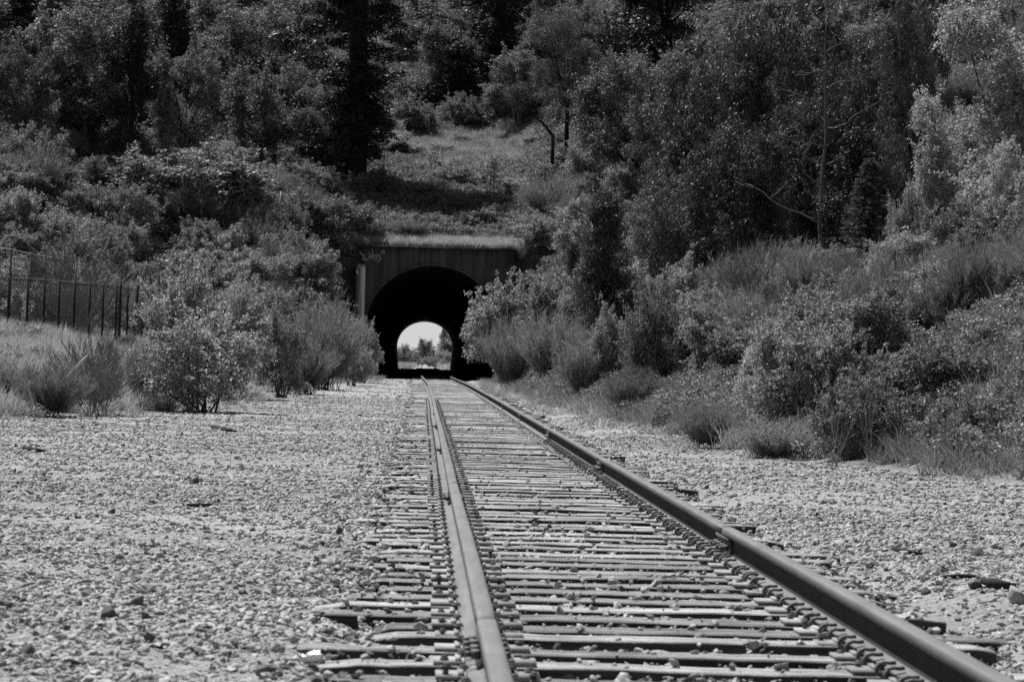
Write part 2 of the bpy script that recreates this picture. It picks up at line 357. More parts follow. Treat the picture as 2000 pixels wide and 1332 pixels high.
# arch ring: a slim raised band around the mouth
ring = arch_pts(0.43, 3.55, 3.30, 2.72, 3.3); r2 = arch_pts(0.43, 3.65, 3.40, 2.72, 3.4)
V = [(p[0], YP - 0.03, p[1]) for p in ring] + [(p[0], YP - 0.03, p[1]) for p in r2] + [(p[0], YP + 0.05, p[1]) for p in ring] + [(p[0], YP + 0.05, p[1]) for p in r2]
F = []
for i in range(n - 1):
    F += [[i, i + 1, n + i + 1, n + i], [n + i, n + i + 1, 3 * n + i + 1, 3 * n + i], [i, 2 * n + i, 2 * n + i + 1, i + 1]]
tunpart(link('arch_ring', mesh('arch_ring', V, np.array(F), concrete_mat('ring_concrete', 0.07, 0.12)), tun))
b = MB(); b.box((0.62, YP + 0.28, 6.985), (8.3, 0.72, 0.10)); tunpart(link('coping', b.data('coping', CONC), tun))
# pale pier at the left end whose side catches the sun
pv = []
for z, e in ((-0.2, 0.12), (5.75, 0.0)):
    pv += [(WX0 - 0.36 - e, YP + 0.25, z), (WX0 - 0.02 - e, YP - 1.05, z), (WX0 + 0.26, YP - 1.05, z), (WX0 + 0.26, YP + 0.25, z)]
pv += [(WX0 - 0.30, YP + 0.25, 6.05), (WX0 + 0.02, YP - 0.95, 5.85), (WX0 + 0.26, YP - 0.95, 5.85), (WX0 + 0.26, YP + 0.25, 6.05)]
pf = [[0, 4, 5, 1], [1, 5, 6, 2], [2, 6, 7, 3], [3, 7, 4, 0], [4, 8, 9, 5], [5, 9, 10, 6], [6, 10, 11, 7], [7, 11, 8, 4], [8, 11, 10, 9]]
pier = tunpart(link('wing_pier', mesh('wing_pier', pv, np.array(pf), CONCSUNLIT), tun)); pier['label'] = 'pale sunlit concrete pier at the end of the headwall'
# chalky graffiti on the headwall (flat paint strokes)
gst = [[(232, 310), (240, 350), (262, 375), (310, 378)], [(330, 372), (296, 392), (290, 415), (312, 434), (345, 428)], [(258, 445), (300, 470), (350, 470), (385, 455)],
       [(408, 325), (420, 370), (418, 420), (402, 455)], [(450, 375), (455, 420), (446, 455)], [(468, 268), (480, 320), (478, 380), (486, 440), (500, 478)],
       [(528, 368), (512, 395), (512, 425), (526, 448)], [(552, 355), (570, 385), (566, 425), (545, 470), (520, 490)],
       [(628, 372), (600, 385), (604, 402), (630, 415), (612, 440), (596, 445)], [(655, 305), (685, 290), (710, 310), (700, 350), (672, 365), (650, 345), (655, 305)], [(560, 508), (600, 500), (632, 470), (648, 440)]]
PAINT = noise_mat('chalky_paint', 0.25, 0.55, 30, 0.9)
for st_ in gst:
    gb = MB()
    P = np.array([(ray(680 + a / 10, 460 + c / 10) * YP + np.array([0, 0, CAMZ])) for a, c in st_])
    # densify
    tt = np.linspace(0, len(P) - 1, len(P) * 4); P = np.stack([np.interp(tt, range(len(P)), P[:, k]) for k in range(3)], 1)
    for i in range(len(P) - 1):
        d = P[i + 1] - P[i]; nn = np.array([-d[2], 0, d[0]]); nn = nn / (np.linalg.norm(nn) + 1e-9) * 0.022
        q = np.array([P[i] - nn, P[i] + nn, P[i + 1] + nn, P[i + 1] - nn]); q[:, 1] = YP - 0.004 - 0.0003 * (i % 2)
        gb.add(q, [[0, 1, 2, 3]])
    go = tunpart(link('graffiti_stroke', gb.data('graffiti_stroke', PAINT), tun)); go['label'] = 'pale hand-drawn graffiti stroke'
# tunnel floor
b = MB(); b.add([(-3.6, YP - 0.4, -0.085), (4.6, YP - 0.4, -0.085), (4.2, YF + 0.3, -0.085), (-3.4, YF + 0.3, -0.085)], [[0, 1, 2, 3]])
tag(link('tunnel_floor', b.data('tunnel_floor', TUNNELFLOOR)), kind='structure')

# ------------------------------------------------------------------ railway track
track = empty('railway_track', (1.0, 8, 0))
tag(track, 'straight single railway track of rusted rails on weathered timber sleepers running into the tunnel', 'railway track')
def tp(o, x, y, z, rz=0.0):
    o.location = (x - 1.0, y - 8, z); o.rotation_euler = (0, 0, rz); return o
RAILTOP = 0.185; G2 = 0.7535
prof_half = [(0.004, 0.185), (0.018, 0.1847), (0.0275, 0.1832), (0.0335, 0.1795), (0.0362, 0.172), (0.0365, 0.148), (0.030, 0.144), (0.012, 0.136), (0.0085, 0.125), (0.0085, 0.060), (0.013, 0.046), (0.030, 0.038), (0.071, 0.028), (0.073, 0.024), (0.073, 0.016)]
prof = [(x, z) for x, z in prof_half] + [(-x, z) for x, z in prof_half[::-1]]
def railz(y, j):           # joints sag a little
    d = np.min(np.abs(np.asarray(y)[:, None] - np.asarray(j)[None, :]), axis=1)
    return -0.004 * np.exp(-(d / 1.6) ** 2)
def bend_rail(y): return 0.003 * np.sin(y * 0.21) + 0.001 * np.sin(y * 0.53)
JR = [4.95 + 11.85 * i for i in range(29)]; JL = [-0.9 + 11.4 * i for i in range(31)]
BOLT = MB(); BOLT.tube([(0, 0, 0), (0.034, 0, 0)], 0.018, 6); BOLT.tube([(0.034, 0, 0), (0.055, 0, 0)], 0.011, 6); bolt_me = BOLT.data('bolt', RUST2)
for side, J in ((-1, JL), (1, JR)):
    for k in range(len(J) - 1):
        a, c = J[k] + 0.004, J[k + 1] - 0.004
        if c < 6: continue
        a = max(a, 3.0)
        yy = np.linspace(a, c, 25 if a < 60 else 7)
        P = np.stack([trackx(yy) + side * G2 + bend_rail(yy), yy, railz(yy, J)], 1)
        y0 = P[0].copy(); mb = MB(); mb.extrude(prof, P - np.array([y0[0], y0[1], 0]))
        rme = mb.data('rail', RUST); rme.materials.append(SHADEDWEB)
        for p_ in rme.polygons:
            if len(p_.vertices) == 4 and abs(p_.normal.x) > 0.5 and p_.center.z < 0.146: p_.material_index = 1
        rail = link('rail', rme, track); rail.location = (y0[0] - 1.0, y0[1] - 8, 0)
        if k > 0 and 6 < J[k] < 75:
            yj = J[k] - a; x0 = 0.0
            for s in (-1, 1):
                jb = MB(); jp = [(0.0095, 0.044), (0.036, 0.040), (0.040, 0.052), (0.026, 0.066), (0.022, 0.112), (0.036, 0.126), (0.0385, 0.142), (0.0320, 0.145), (0.012, 0.134), (0.0095, 0.124)]
                jb.extrude([(s * u, v) for u, v in (jp if s > 0 else jp[::-1])], [(0, yj - 0.34, -0.009), (0, yj + 0.34, -0.009)])
                o = link('joint_bar', jb.data('joint_bar', RUST2), rail)
                if J[k] < 45:
                    for q in (-0.26, -0.10, 0.10, 0.26):
                        bo = link('bolt', bolt_me, rail); bo.location = (s * 0.024, yj + q, 0.089 - 0.009); bo.rotation_euler = (0, 0, 0 if s > 0 else math.pi)

# sleepers: a dozen weathered shapes
rng = np.random.default_rng(5)
def sleeper_mesh(k):
    nxs = 26; L = 2.58; V = []; W = 0.23
    xs = np.linspace(-L / 2, L / 2, nxs); g = np.random.default_rng(100 + k)
    e1 = np.cumsum(g.normal(0, 0.0022, nxs)); e2 = np.cumsum(g.normal(0, 0.0022, nxs)); tz = np.cumsum(g.normal(0, 0.0015, nxs)); tz -= tz.mean(); e1 -= e1.mean(); e2 -= e2.mean()
    for side_ in (0, nxs - 1): tz[side_] -= abs(g.normal(0, 0.02)); e1[side_] += 0.02; e2[side_] -= 0.02
    rows = []
    for i, x in enumerate(xs):
        xx = x + (g.normal(0, 0.03) if i in (0, nxs - 1) else 0)
        f = -W / 2 + e1[i]; bk = W / 2 + e2[i]; sp = g.uniform(-0.3, 0.3) * W * 0.5
        dz = g.normal(0, 0.004)
        rows.append([(xx, f, -0.17), (xx, f + g.normal(0, 0.003), -0.07), (xx + g.normal(0, 0.004), f + 0.001, -0.006 + tz[i]), (xx, f + 0.006, tz[i] + dz * 0.3), (xx, sp - 0.006, tz[i] + 0.002), (xx, sp, tz[i] - 0.006 - abs(dz)), (xx, sp + 0.006, tz[i] + 0.002), (xx, bk - 0.006, tz[i]), (xx, bk, -0.007 + tz[i]), (xx, bk, -0.17)])
    V = np.array(rows).reshape(-1, 3); m = 10
    F = [[i * m + j, (i + 1) * m + j, (i + 1) * m + j + 1, i * m + j + 1] for i in range(nxs - 1) for j in range(m - 1)]
    side_idx = [1 if j in (0, 1, 8) else 0 for i in range(nxs - 1) for j in range(m - 1)] + [1, 1]   # bleached tops, creosoted sides with their shade painted in
    me = mesh('sleeper', V, [np.array(F), np.array([list(range(m)), [(nxs - 1) * m + j for j in range(m)][::-1]])], [WOOD, SHADEDSIDE], midx=side_idx)
    return me
SLP = [sleeper_mesh(k) for k in range(14)]
pb = MB(); pb.box((0, 0, 0.007), (0.36, 0.195, 0.014)); pb.box((-0.093, 0, 0.0185), (0.020, 0.193, 0.010)); pb.box((0.093, 0, 0.0185), (0.020, 0.193, 0.010))
plate_me = pb.data('tie_plate', noise_mat('dusty_tie_plate', 0.20, 0.38, 30.0, 0.8, 0.1, spec=0.2, rand=0.2, bdist=0.003))
sb = MB(); sb.box((0, 0, 0.0), (0.016, 0.016, 0.07))
a8 = np.arange(8) / 8 * 2 * math.pi
for r_, z0, z1 in ((1.0, 0.030, 0.037), (0.72, 0.037, 0.044)):
    v = np.array([(0.022 * r_ * math.cos(t) + 0.004, 0.017 * r_ * math.sin(t), z0) for t in a8] + [(0.022 * r_ * 0.8 * math.cos(t) + 0.004, 0.017 * r_ * 0.8 * math.sin(t), z1) for t in a8])
    sb.add(v, [[i, (i + 1) % 8, 8 + (i + 1) % 8, 8 + i] for i in range(8)] + [[8 + i for i in range(8)], list(range(8))[::-1]])
spike_me = sb.data('spike', RUST2)
# rail anchor: bent spring-steel hook clipped over the edge of the rail foot (built for the right side of a foot, +x away from the web)
ap = np.array([(0.030, 0.006), (0.085, 0.002), (0.104, 0.010), (0.108, 0.028), (0.098, 0.046), (0.080, 0.052), (0.060, 0.050), (0.040, 0.052)])
def ribbon2d(p, th):
    t = np.gradient(p, axis=0); t /= np.linalg.norm(t, axis=1)[:, None]; nrm = np.stack([-t[:, 1], t[:, 0]], 1) * th / 2
    return np.concatenate([p + nrm, (p - nrm)[::-1]])
pr = ribbon2d(ap, 0.012); am = MB(); k = len(ap)
V = np.array([(x, y, z) for y in (-0.015, 0.015) for x, z in pr]); m = 2 * k
F = [[j, (j + 1) % m, m + (j + 1) % m, m + j] for j in range(m)] + [[i, i + 1, m - 2 - i, m - 1 - i][::-1] for i in range(k - 1)] + [[m + i, m + i + 1, m + m - 2 - i, m + m - 1 - i] for i in range(k - 1)]
am.add(V, F); anchor_me = am.data('rail_anchor', RUST2)
dspk = MB()
nsl = 0; y = 6.3; far_pts = []
SLEEPERS = []
while y < 345:
    if nsl < 300:
        s = link('sleeper', SLP[int(rng.integers(14))], track)
        cx = float(trackx(y)); rz = rng.normal(0, 0.007); dx = rng.normal(0, 0.065); zt = rng.normal(-0.004, 0.006)
        SLEEPERS.append((cx + dx, y))
        tp(s, cx + dx, y, zt, rz + (math.pi if rng.random() < 0.5 else 0)); flip = abs(s.rotation_euler[2]) > 1.5
        s.scale = (1 + rng.normal(0, 0.03), rng.uniform(0.9, 1.1), 1)
        if y < 78:
            for side in (-1, 1):
                def sub(name, me, xo, yo, z, r=0.0):
                    o = link(name, me, s); c_ = -1 if flip else 1
                    o.location = ((xo - dx) * c_ / s.scale[0], yo * c_ / s.scale[1], z - zt); o.rotation_euler = (0, 0, r + (math.pi if flip else 0)); return o
                rx = side * G2 + float(bend_rail(np.array([y]))[0])
                sub('tie_plate', plate_me, rx, 0, 0.001, 0)
                if y < 27:
                    for f in (-1, 1):
                        yo = 0.055 * f * (1 if side > 0 else -1)
                        sub('spike', spike_me, rx + f * 0.084, yo, -0.006 + rng.uniform(0, 0.012), math.pi if f > 0 else 0)
                        if rng.random() < 0.7: sub('spike', spike_me, rx + f * 0.145, -yo, -0.020 + rng.uniform(0, 0.022) + (0.02 if rng.random() < 0.12 else 0), rng.uniform(0, 6))
                else:
                    for f in (-1, 1):
                        for xo, yo in ((0.084, 0.055), (0.145, -0.055))[:1 if rng.random() < 0.5 else 2]:
                            dspk.box((cx + rx + f * xo - 1.0, y + yo * f * side - 8, 0.024), (0.030, 0.026, 0.022), taper=0.7)
                if y < 40:
                    for f in ((-1,) if side > 0 else ()):
                        for yo in (-0.145, 0.145):
                            if rng.random() < (0.93 if side > 0 else 0.2):
                                o = sub('rail_anchor', anchor_me, rx, yo + rng.normal(0, 0.008), 0.0, 0.0); 
                                if f < 0: o.rotation_euler[2] += math.pi
    else: far_pts.append(y)
    nsl += 1
    y += 0.49 + rng.normal(0, 0.028)
o = link('distant_spikes', dspk.data('distant_spikes', RUST2), track); tag(o, kind='stuff')
mb = MB()
for y in far_pts: mb.box((float(trackx(y)) - 1.0, y - 8, -0.08), (2.55, 0.21, 0.16), 0, 0.006, rng)
tag(link('distant_sleepers', mb.data('distant_sleepers', WOOD), track), kind='stuff')

# ------------------------------------------------------------------ scatter (stuff): points carrying instances
def scatter(name, P, rot, scl, pick, protos, label, cat):
    me = bpy.data.meshes.new(name); me.vertices.add(len(P)); me.vertices.foreach_set('co', np.asarray(P, np.float32).ravel())
    a = me.attributes.new('rot', 'FLOAT_VECTOR', 'POINT'); a.data.foreach_set('vector', np.asarray(rot, np.float32).ravel())
    a = me.attributes.new('scl', 'FLOAT_VECTOR', 'POINT'); a.data.foreach_set('vector', np.asarray(scl, np.float32).ravel())
    a = me.attributes.new('pick', 'INT', 'POINT'); a.data.foreach_set('value', np.asarray(pick, np.int32))
    o = link(name, me); tag(o, label, cat, kind='stuff')
    pc = bpy.data.collections.new(name + '_shapes')
    for i, pm in enumerate(protos): pc.objects.link(bpy.data.objects.new('%s_shape_%02d' % (name, i), pm))
    ng = bpy.data.node_groups.new(name, 'GeometryNodeTree')
    ng.interface.new_socket('Geometry', in_out='INPUT', socket_type='NodeSocketGeometry'); ng.interface.new_socket('Geometry', in_out='OUTPUT', socket_type='NodeSocketGeometry')
    N = ng.nodes; L = ng.links
    gi = N.new('NodeGroupInput'); gout = N.new('NodeGroupOutput'); ip = N.new('GeometryNodeInstanceOnPoints'); ci = N.new('GeometryNodeCollectionInfo')
    ci.inputs['Collection'].default_value = pc; ci.inputs['Separate Children'].default_value = True; ci.inputs['Reset Children'].default_value = True
    def na(nm, ty):
        q = N.new('GeometryNodeInputNamedAttribute'); q.data_type = ty; q.inputs[0].default_value = nm; return q.outputs[0]
    ip.inputs['Pick Instance'].default_value = True
    L.new(gi.outputs[0], ip.inputs['Points']); L.new(ci.outputs[0], ip.inputs['Instance']); L.new(na('pick', 'INT'), ip.inputs['Instance Index'])
    e2r = N.new('FunctionNodeEulerToRotation'); L.new(na('rot', 'FLOAT_VECTOR'), e2r.inputs[0]); L.new(e2r.outputs[0], ip.inputs['Rotation']); L.new(na('scl', 'FLOAT_VECTOR'), ip.inputs['Scale'])
    L.new(ip.outputs[0], gout.inputs[0])
    md = o.modifiers.new('scatter', 'NODES'); md.node_group = ng
    return o

def icos(sub):
    import bmesh
    bm = bmesh.new(); bmesh.ops.create_icosphere(bm, subdivisions=sub, radius=1.0)
    V = np.array([v.co[:] for v in bm.verts]); F = np.array([[v.index for v in f.verts] for f in bm.faces]); bm.free(); return V, F
IV1, IF1 = icos(1); IV2, IF2 = icos(2)
def rock_shape(seed, fine=False, flat=0.6):
    g = np.random.default_rng(seed); V, F = (IV2, IF2) if fine else (IV1, IF1)
    V = V * np.array([g.uniform(0.9, 1.5), 1.0, 1.0])
    for _ in range(20):                                  # chop with random planes for a broken, faceted stone
        n_ = g.normal(0, 1, 3); n_ /= np.linalg.norm(n_); d = g.uniform(0.28, 0.62)
        s = V @ n_ - d; V = V - np.where(s > 0, s, 0)[:, None] * n_
    V = V / np.abs(V).max() * np.array([1.25, g.uniform(0.8, 1.2), g.uniform(flat * 0.9, flat * 1.6)])
    return V, F
def rock_mesh(name, seed, mat, fine=False, flat=0.6): V, F = rock_shape(seed, fine, flat); return mesh(name, V, F, mat)
STONES = [rock_mesh('stone', 200 + i, STONE, True, 0.55) for i in range(10)]
g = np.random.default_rng(21)
PTS = []; SC = []
def sample(y0, y1, dens, smin, smax, lo=-1, hi=1):
    ar = 0; n_ = 0
    w0 = lambda y: np.maximum(-0.168 * y - 1.0, xl(y) - 0.6); w1 = lambda y: np.minimum(0.225 * y + 1.0, xr(y) + 0.6)
    N_ = int((y1 - y0) * (w1(y1) - w0(y1) + w1(y0) - w0(y0)) / 2 * dens)
    ya = g.uniform(y0, y1, N_ * 2); xa = g.uniform(-12, 12, N_ * 2)
    while True:
        ok = (xa > w0(ya)) & (xa < w1(ya))
        if ok.sum() >= N_: break
        ya = np.concatenate([ya, g.uniform(y0, y1, N_)]); xa = np.concatenate([xa, g.uniform(-12, 12, N_)])
    xa = xa[ok][:N_]; ya = ya[ok][:N_]
    s = smin + (smax - smin) * g.random(N_) ** np.where(g.random(N_) < 0.06, 0.8, 5.0)
    tr = np.abs(xa - trackx(ya)); intr = tr < 1.4
    s = np.where(intr, s * 1.15, s)
    z = H(xa, ya) + s * g.uniform(-0.15, 0.28, N_)
    # fewer stones where the surface is worn to dust
    dust = vnoise(xa, ya, 0.5, 9.0) + 0.7 * vnoise(xa, ya, 2.3, 4.0); keep = (g.random(N_) < np.clip(0.63 - 0.32 * dust, 0.14, 1)) | intr
    PTS.append(np.stack([xa, ya, z], 1)[keep]); SC.append(s[keep])
sample(6.5, 14, 3600, 0.0045, 0.030); sample(14, 25, 1800, 0.006, 0.031); sample(25, 45, 700, 0.008, 0.034); sample(45, 80, 230, 0.011, 0.038); sample(80, 150, 22, 0.02, 0.05)
# ballast heaped in the cribs between sleepers and a few stones lying on them
SL = np.array(SLEEPERS); SLn = SL[SL[:, 1] < 60]
for q in range(len(SLn) - 1):
    ym = (SLn[q, 1] + SLn[q + 1, 1]) / 2; nn = int(np.interp(ym, [6, 20, 60], [380, 220, 85]))
    xa = SLn[q, 0] + g.uniform(-1.35, 1.35, nn); ya = ym + g.normal(0, 0.085, nn); s = 0.008 + 0.030 * g.random(nn) ** 1.6
    PTS.append(np.stack([xa, ya, -0.06 + g.uniform(0, 0.042, nn) - s * 0.1], 1)); SC.append(s)
    nn = int(nn * 0.26); xa = SLn[q, 0] + g.uniform(-1.35, 1.35, nn); xa = np.where(g.random(nn) < 0.3, SLn[q, 0] + g.choice([-1, 1], nn) * g.uniform(1.0, 1.4, nn), xa); ya = SLn[q, 1] + g.normal(0, 0.10, nn); s = 0.005 + 0.024 * g.random(nn) ** 2.5
    PTS.append(np.stack([xa, ya, s * 0.35], 1)); SC.append(s)
P = np.concatenate(PTS); s = np.concatenate(SC)
# keep the rails clear
dr = np.abs(np.abs(P[:, 0] - trackx(P[:, 1])) - G2); ok = dr > 0.06 + s; P = P[ok]; s = s[ok]; n_ = len(P)
scatter('gravel', P, np.stack([g.normal(0, 0.42, n_), g.normal(0, 0.42, n_), g.uniform(0, 6.28, n_)], 1), np.stack([s * g.uniform(0.8, 1.3, n_), s * g.uniform(0.8, 1.3, n_), s * g.uniform(0.7, 1.1, n_)], 1), g.integers(0, 10, n_), STONES,
        'pale crushed stone gravel spread over the flat ground and between the sleepers', 'gravel')
print('gravel stones', n_)

# loose larger rocks, one by one
def gnd(px, py):
    r = ray(px, py); t = np.linspace(5, 140, 5000); z = CAMZ + r[2] * t; h = H(r[0] * t, t); i = np.argmax(z < h); return r[0] * t[i], t[i], h[i]
for j, (px, py, w, dark, lab) in enumerate([
    (208, 1208, 42, 1, 'dark split rock lying among the pale gravel left of the track'), (293, 1252, 34, 1, 'dark pointed rock on the gravel beside a twisted stick'),
    (52, 1285, 40, 1, 'dark slab of rock tilted up from the pale gravel'), (382, 944, 22, 1, 'squarish dark rock alone on fine gravel'),
    (84, 943, 13, 1, 'small dark cube of rock beside pale cobbles'), (220, 1004, 18, 1, 'dark triangular rock standing on the gravel'),
    (60, 967, 22, 0, 'low pale cobble beside a whiter one'), (94, 964, 18, 0, 'whitish rounded cobble on fine gravel'), (268, 1182, 34, 1, 'long dark rock with a sharp ridge on the gravel'),
    (660, 1042, 26, 1, 'dark rock close to the sleeper ends'), (285, 1212, 26, 1, 'steep dark rock behind the pointed one on the gravel'), (13, 1188, 34, 1, 'dark rock half sunk in gravel at the open edge'),
    (685, 1250, 24, 1, 'upright dark wedge of rock between two sleepers'), (708, 1222, 26, 1, 'brown broken rock leaning on a sleeper end'),
    (1862, 1070, 24, 1, 'dark rock right of the track on the gravel'), (1912, 1085, 26, 1, 'dark flat rock near the pair right of the rails'), (1905, 1148, 36, 1, 'dark rounded rock beside the rotten timber'),
    (1680, 1066, 16, 1, 'small dark stone off the sleeper ends on the right'), (1820, 1040, 22, 0, 'pale smooth cobble on the right gravel'), (1985, 1180, 40, 0, 'big pale cobble right of the rotten timber'),
    (1806, 1162, 28, 1, 'dark rock beside the right sleeper ends'), (1380, 955, 12, 1, 'small dark rock in the gravel on the right')]):
    x, y, z = gnd(px, py); sw = w / FPX * y / 2 * 1.1
    o = link('rock', rock_mesh('rock', 900 + j, DARKROCK if dark else PALEROCK, True, 0.85)); o.location = (x, y, z + sw * 0.35); o.scale = (sw, sw, sw); o.rotation_euler = (0, 0, g.uniform(0, 6))
    tag(o, lab, 'rock', 'loose rocks on the gravel')
# splintered timber, sticks, litter
def stick(name, pts, r, mat, lab, cat='stick', n=6, group=None):
    m_ = MB(); m_.tube(pts, r, n); c = np.mean(pts, axis=0); me = m_.data(name, mat)
    o = link(name, me); me.transform(Matrix.Translation(-Vector(c))); o.location = c; tag(o, lab, cat, group); return o
def on_ground(pxs, lift=0.012):
    return [np.array(gnd(a, c)) + np.array([0, 0, lift]) for a, c in pxs]
stick('driftwood_stick', on_ground([(48, 880), (62, 882), (88, 884)], 0.02), [0.03, 0.028, 0.012], DARKBARK, 'short dark stick lying on the gravel near the grass bank')
stick('fallen_branch', on_ground([(365, 990), (390, 991), (416, 990)], 0.015), [0.010, 0.014, 0.008], DARKBARK, 'thin dark twig lying on the gravel near the whitish branch')
stick('whitish_branch', on_ground([(234, 1029), (255, 1028), (275, 1026)], 0.01), [0.006, 0.008, 0.004], PALEBARK, 'thin whitish branch lying on the gravel')
stick('twisted_stick', on_ground([(285, 1272), (300, 1269), (312, 1274), (322, 1266)], 0.014), [0.006, 0.009, 0.008, 0.004], DARKBARK, 'dark crooked stick in front of the pointed rock')
stick('rotten_timber', on_ground([(1918, 1146), (1945, 1152), (1982, 1158)], 0.03), [0.018, 0.028, 0.016], DARKBARK, 'dark rotten piece of timber on the gravel right of the track', 'timber')
stick('splintered_plank', on_ground([(1745, 1076), (1770, 1082), (1800, 1087)], 0.014), [0.012, 0.018, 0.008], DARKBARK, 'dark splintered strip of wood right of the sleeper ends', 'timber')
stick('flat_branch', on_ground([(1840, 1132), (1872, 1130), (1905, 1130)], 0.012), [0.010, 0.014, 0.009], DARKBARK, 'long straight dark branch behind the rotten timber')
stick('dark_branch', on_ground([(415, 836), (445, 843), (462, 845)], 0.02), [0.03, 0.03, 0.012], DARKBARK, 'dark branch dropped on the gravel below the leafy bush')
V, F = rock_shape(77, True, 0.8); gl = np.random.default_rng(3); V = V + gl.normal(0, 0.22, V.shape)
lx, ly, lz = gnd(610, 1302); lit = link('crumpled_plastic', mesh('crumpled_plastic', V, F, noise_mat('white_plastic', 0.75, 0.9, 6, 0.25, spec=0.6))); lit.location = (lx, ly, lz + 0.03); lit.scale = (0.045, 0.025, 0.032)
tag(lit, 'crumpled shiny white plastic scrap beside a sleeper end', 'litter')

# ------------------------------------------------------------------ vegetation shapes
def nrm(a): return a / (np.linalg.norm(a, axis=-1, keepdims=True) + 1e-9)
def leaf_quads(g, P, N_, T, L, W):
    """leaf blades: a rhombus from P along T, facing N_"""
    T = nrm(T - N_ * np.sum(T * N_, -1, keepdims=True)); B = np.cross(N_, T); n_ = len(P)
    L = (L * g.uniform(0.6, 1.25, n_))[:, None]; W = (W * g.uniform(0.6, 1.2, n_))[:, None]
    V = np.stack([P, P + T * L * 0.45 + B * W / 2, P + T * L, P + T * L * 0.45 - B * W / 2], 1).reshape(-1, 3)
    return V, np.arange(4 * n_).reshape(-1, 4)
def sph(g, n_): return nrm(g.normal(0, 1, (n_, 3)))
def cloud(g, C, Rr, n_, L, W, droop=0.0, shell=0.55, flat=0.8, upb=0.35):
    """leaves spread through the outer part of a set of clumps"""
    wgt = Rr ** 1.7; k = g.choice(len(C), n_, p=wgt / wgt.sum()); d = sph(g, n_); d[:, 2] = np.where(d[:, 2] < -0.45, -d[:, 2], d[:, 2])
    rad = shell * 0.8 + (1.0 - shell * 0.8) * g.random(n_) ** 0.7 + np.abs(g.normal(0, 0.14, n_))
    P = C[k] + d * (Rr[k] * rad)[:, None] * np.array([1, 1, flat])
    N_ = nrm(d * 0.55 + g.normal(0, 0.55, (n_, 3)) + np.array([0, 0, upb]))
    T = g.normal(0, 1, (n_, 3)) * (1 - droop * 0.6) + np.array([0, 0, -2.2 * droop]) + d * 0.5
    return leaf_quads(g, P, N_, T, L, W)
def lobes(g, w, h, z0, k1, k2, r1, r2, prof='dome'):
    """main lobes filling a dome or a globe, then smaller clumps round each lobe"""
    C = []
    for i in range(k1):
        a = g.uniform(0, 6.283) if k1 > 4 else i * 6.283 / k1; rr = math.sqrt(g.random()) * 0.80
        if prof == 'dome': zt = math.sqrt(max(0.02, 1 - rr * rr)); z = z0 + (h - z0) * zt * (0.10 + 0.76 * g.random() ** 0.7)
        elif prof == 'globe': zt = math.sqrt(max(0.02, 1 - rr * rr)); z = z0 + (h - z0) * (0.5 + 0.46 * zt * g.uniform(-0.85, 0.88))
        else: u = g.random(); z = z0 + (h - z0) * u * 0.92; rr *= 1.15 * (1.03 - u) ** 0.7
        C.append((rr * w / 2 * math.cos(a), rr * w / 2 * math.sin(a), z))
    C = np.array(C); S = []; SR = []
    for c in C:
        d = sph(g, k2); d[:, 2] *= 0.8; S.append(c + d * r1 * g.uniform(0.4, 1.0, (k2, 1))); SR.append(r2 * g.uniform(0.35, 1.45, k2))
    nsh = max(3, k2 // 2)
    for c in C:                                            # leafy shoots that break the outline
        for q in range(nsh):
            d = nrm(nrm(c - np.array([0, 0, z0])) * 0.5 + g.normal(0, 0.55, 3) + np.array([0, 0, 0.55])); ln = r1 * g.uniform(1.1, 2.1); t_ = np.linspace(0.45, 1, 5)[:, None]
            S.append(c + d * ln * t_ + g.normal(0, r2 * 0.12, (5, 3))); SR.append(r2 * np.linspace(0.5, 0.22, 5))
    S = np.concatenate(S); SR = np.concatenate(SR); S[:, 2] = np.maximum(S[:, 2], SR * 0.4)
    return C, S, SR
def limbs(g, C, base_r, trunk_h=0.0, lean=0.0, r0=0.05, nmax=10):
    m_ = MB(); top = np.array([lean * trunk_h, 0.3 * lean * trunk_h, trunk_h])
    if trunk_h > 0:
        P = np.array([top * t + np.array([0.05 * math.sin(5 * t), 0.05 * math.cos(4 * t), 0]) * trunk_h * 0.4 for t in np.linspace(0, 1, 6)]); P[:, 2] -= 0.15; m_.tube(P, np.linspace(base_r * 1.35, base_r * 0.8, 6), 8)
    for c in C[:nmax]:
        s_ = top if trunk_h > 0 else np.array([g.normal(0, base_r), g.normal(0, base_r), -0.1])
        mid = s_ * 0.5 + c * 0.5 + g.normal(0, 0.09, 3) * np.linalg.norm(c - s_) + np.array([0, 0, 0.06]) * np.linalg.norm(c - s_)
        tt = np.linspace(0, 1, 6)[:, None]; P = (1 - tt) ** 2 * s_ + 2 * tt * (1 - tt) * mid + tt ** 2 * c
        m_.tube(P, np.linspace(r0, r0 * 0.25, 6), 5)
    return m_
def blades(g, P, D, L, W):
    n_ = len(P); B = nrm(np.cross(D, g.normal(0, 1, (n_, 3)))); L = (L * g.uniform(0.5, 1.2, n_))[:, None]; W = (W * g.uniform(0.7, 1.3, n_))[:, None]
    V = np.stack([P - B * W / 2, P + B * W / 2, P + D * L], 1).reshape(-1, 3); return V, np.arange(3 * n_).reshape(-1, 3)

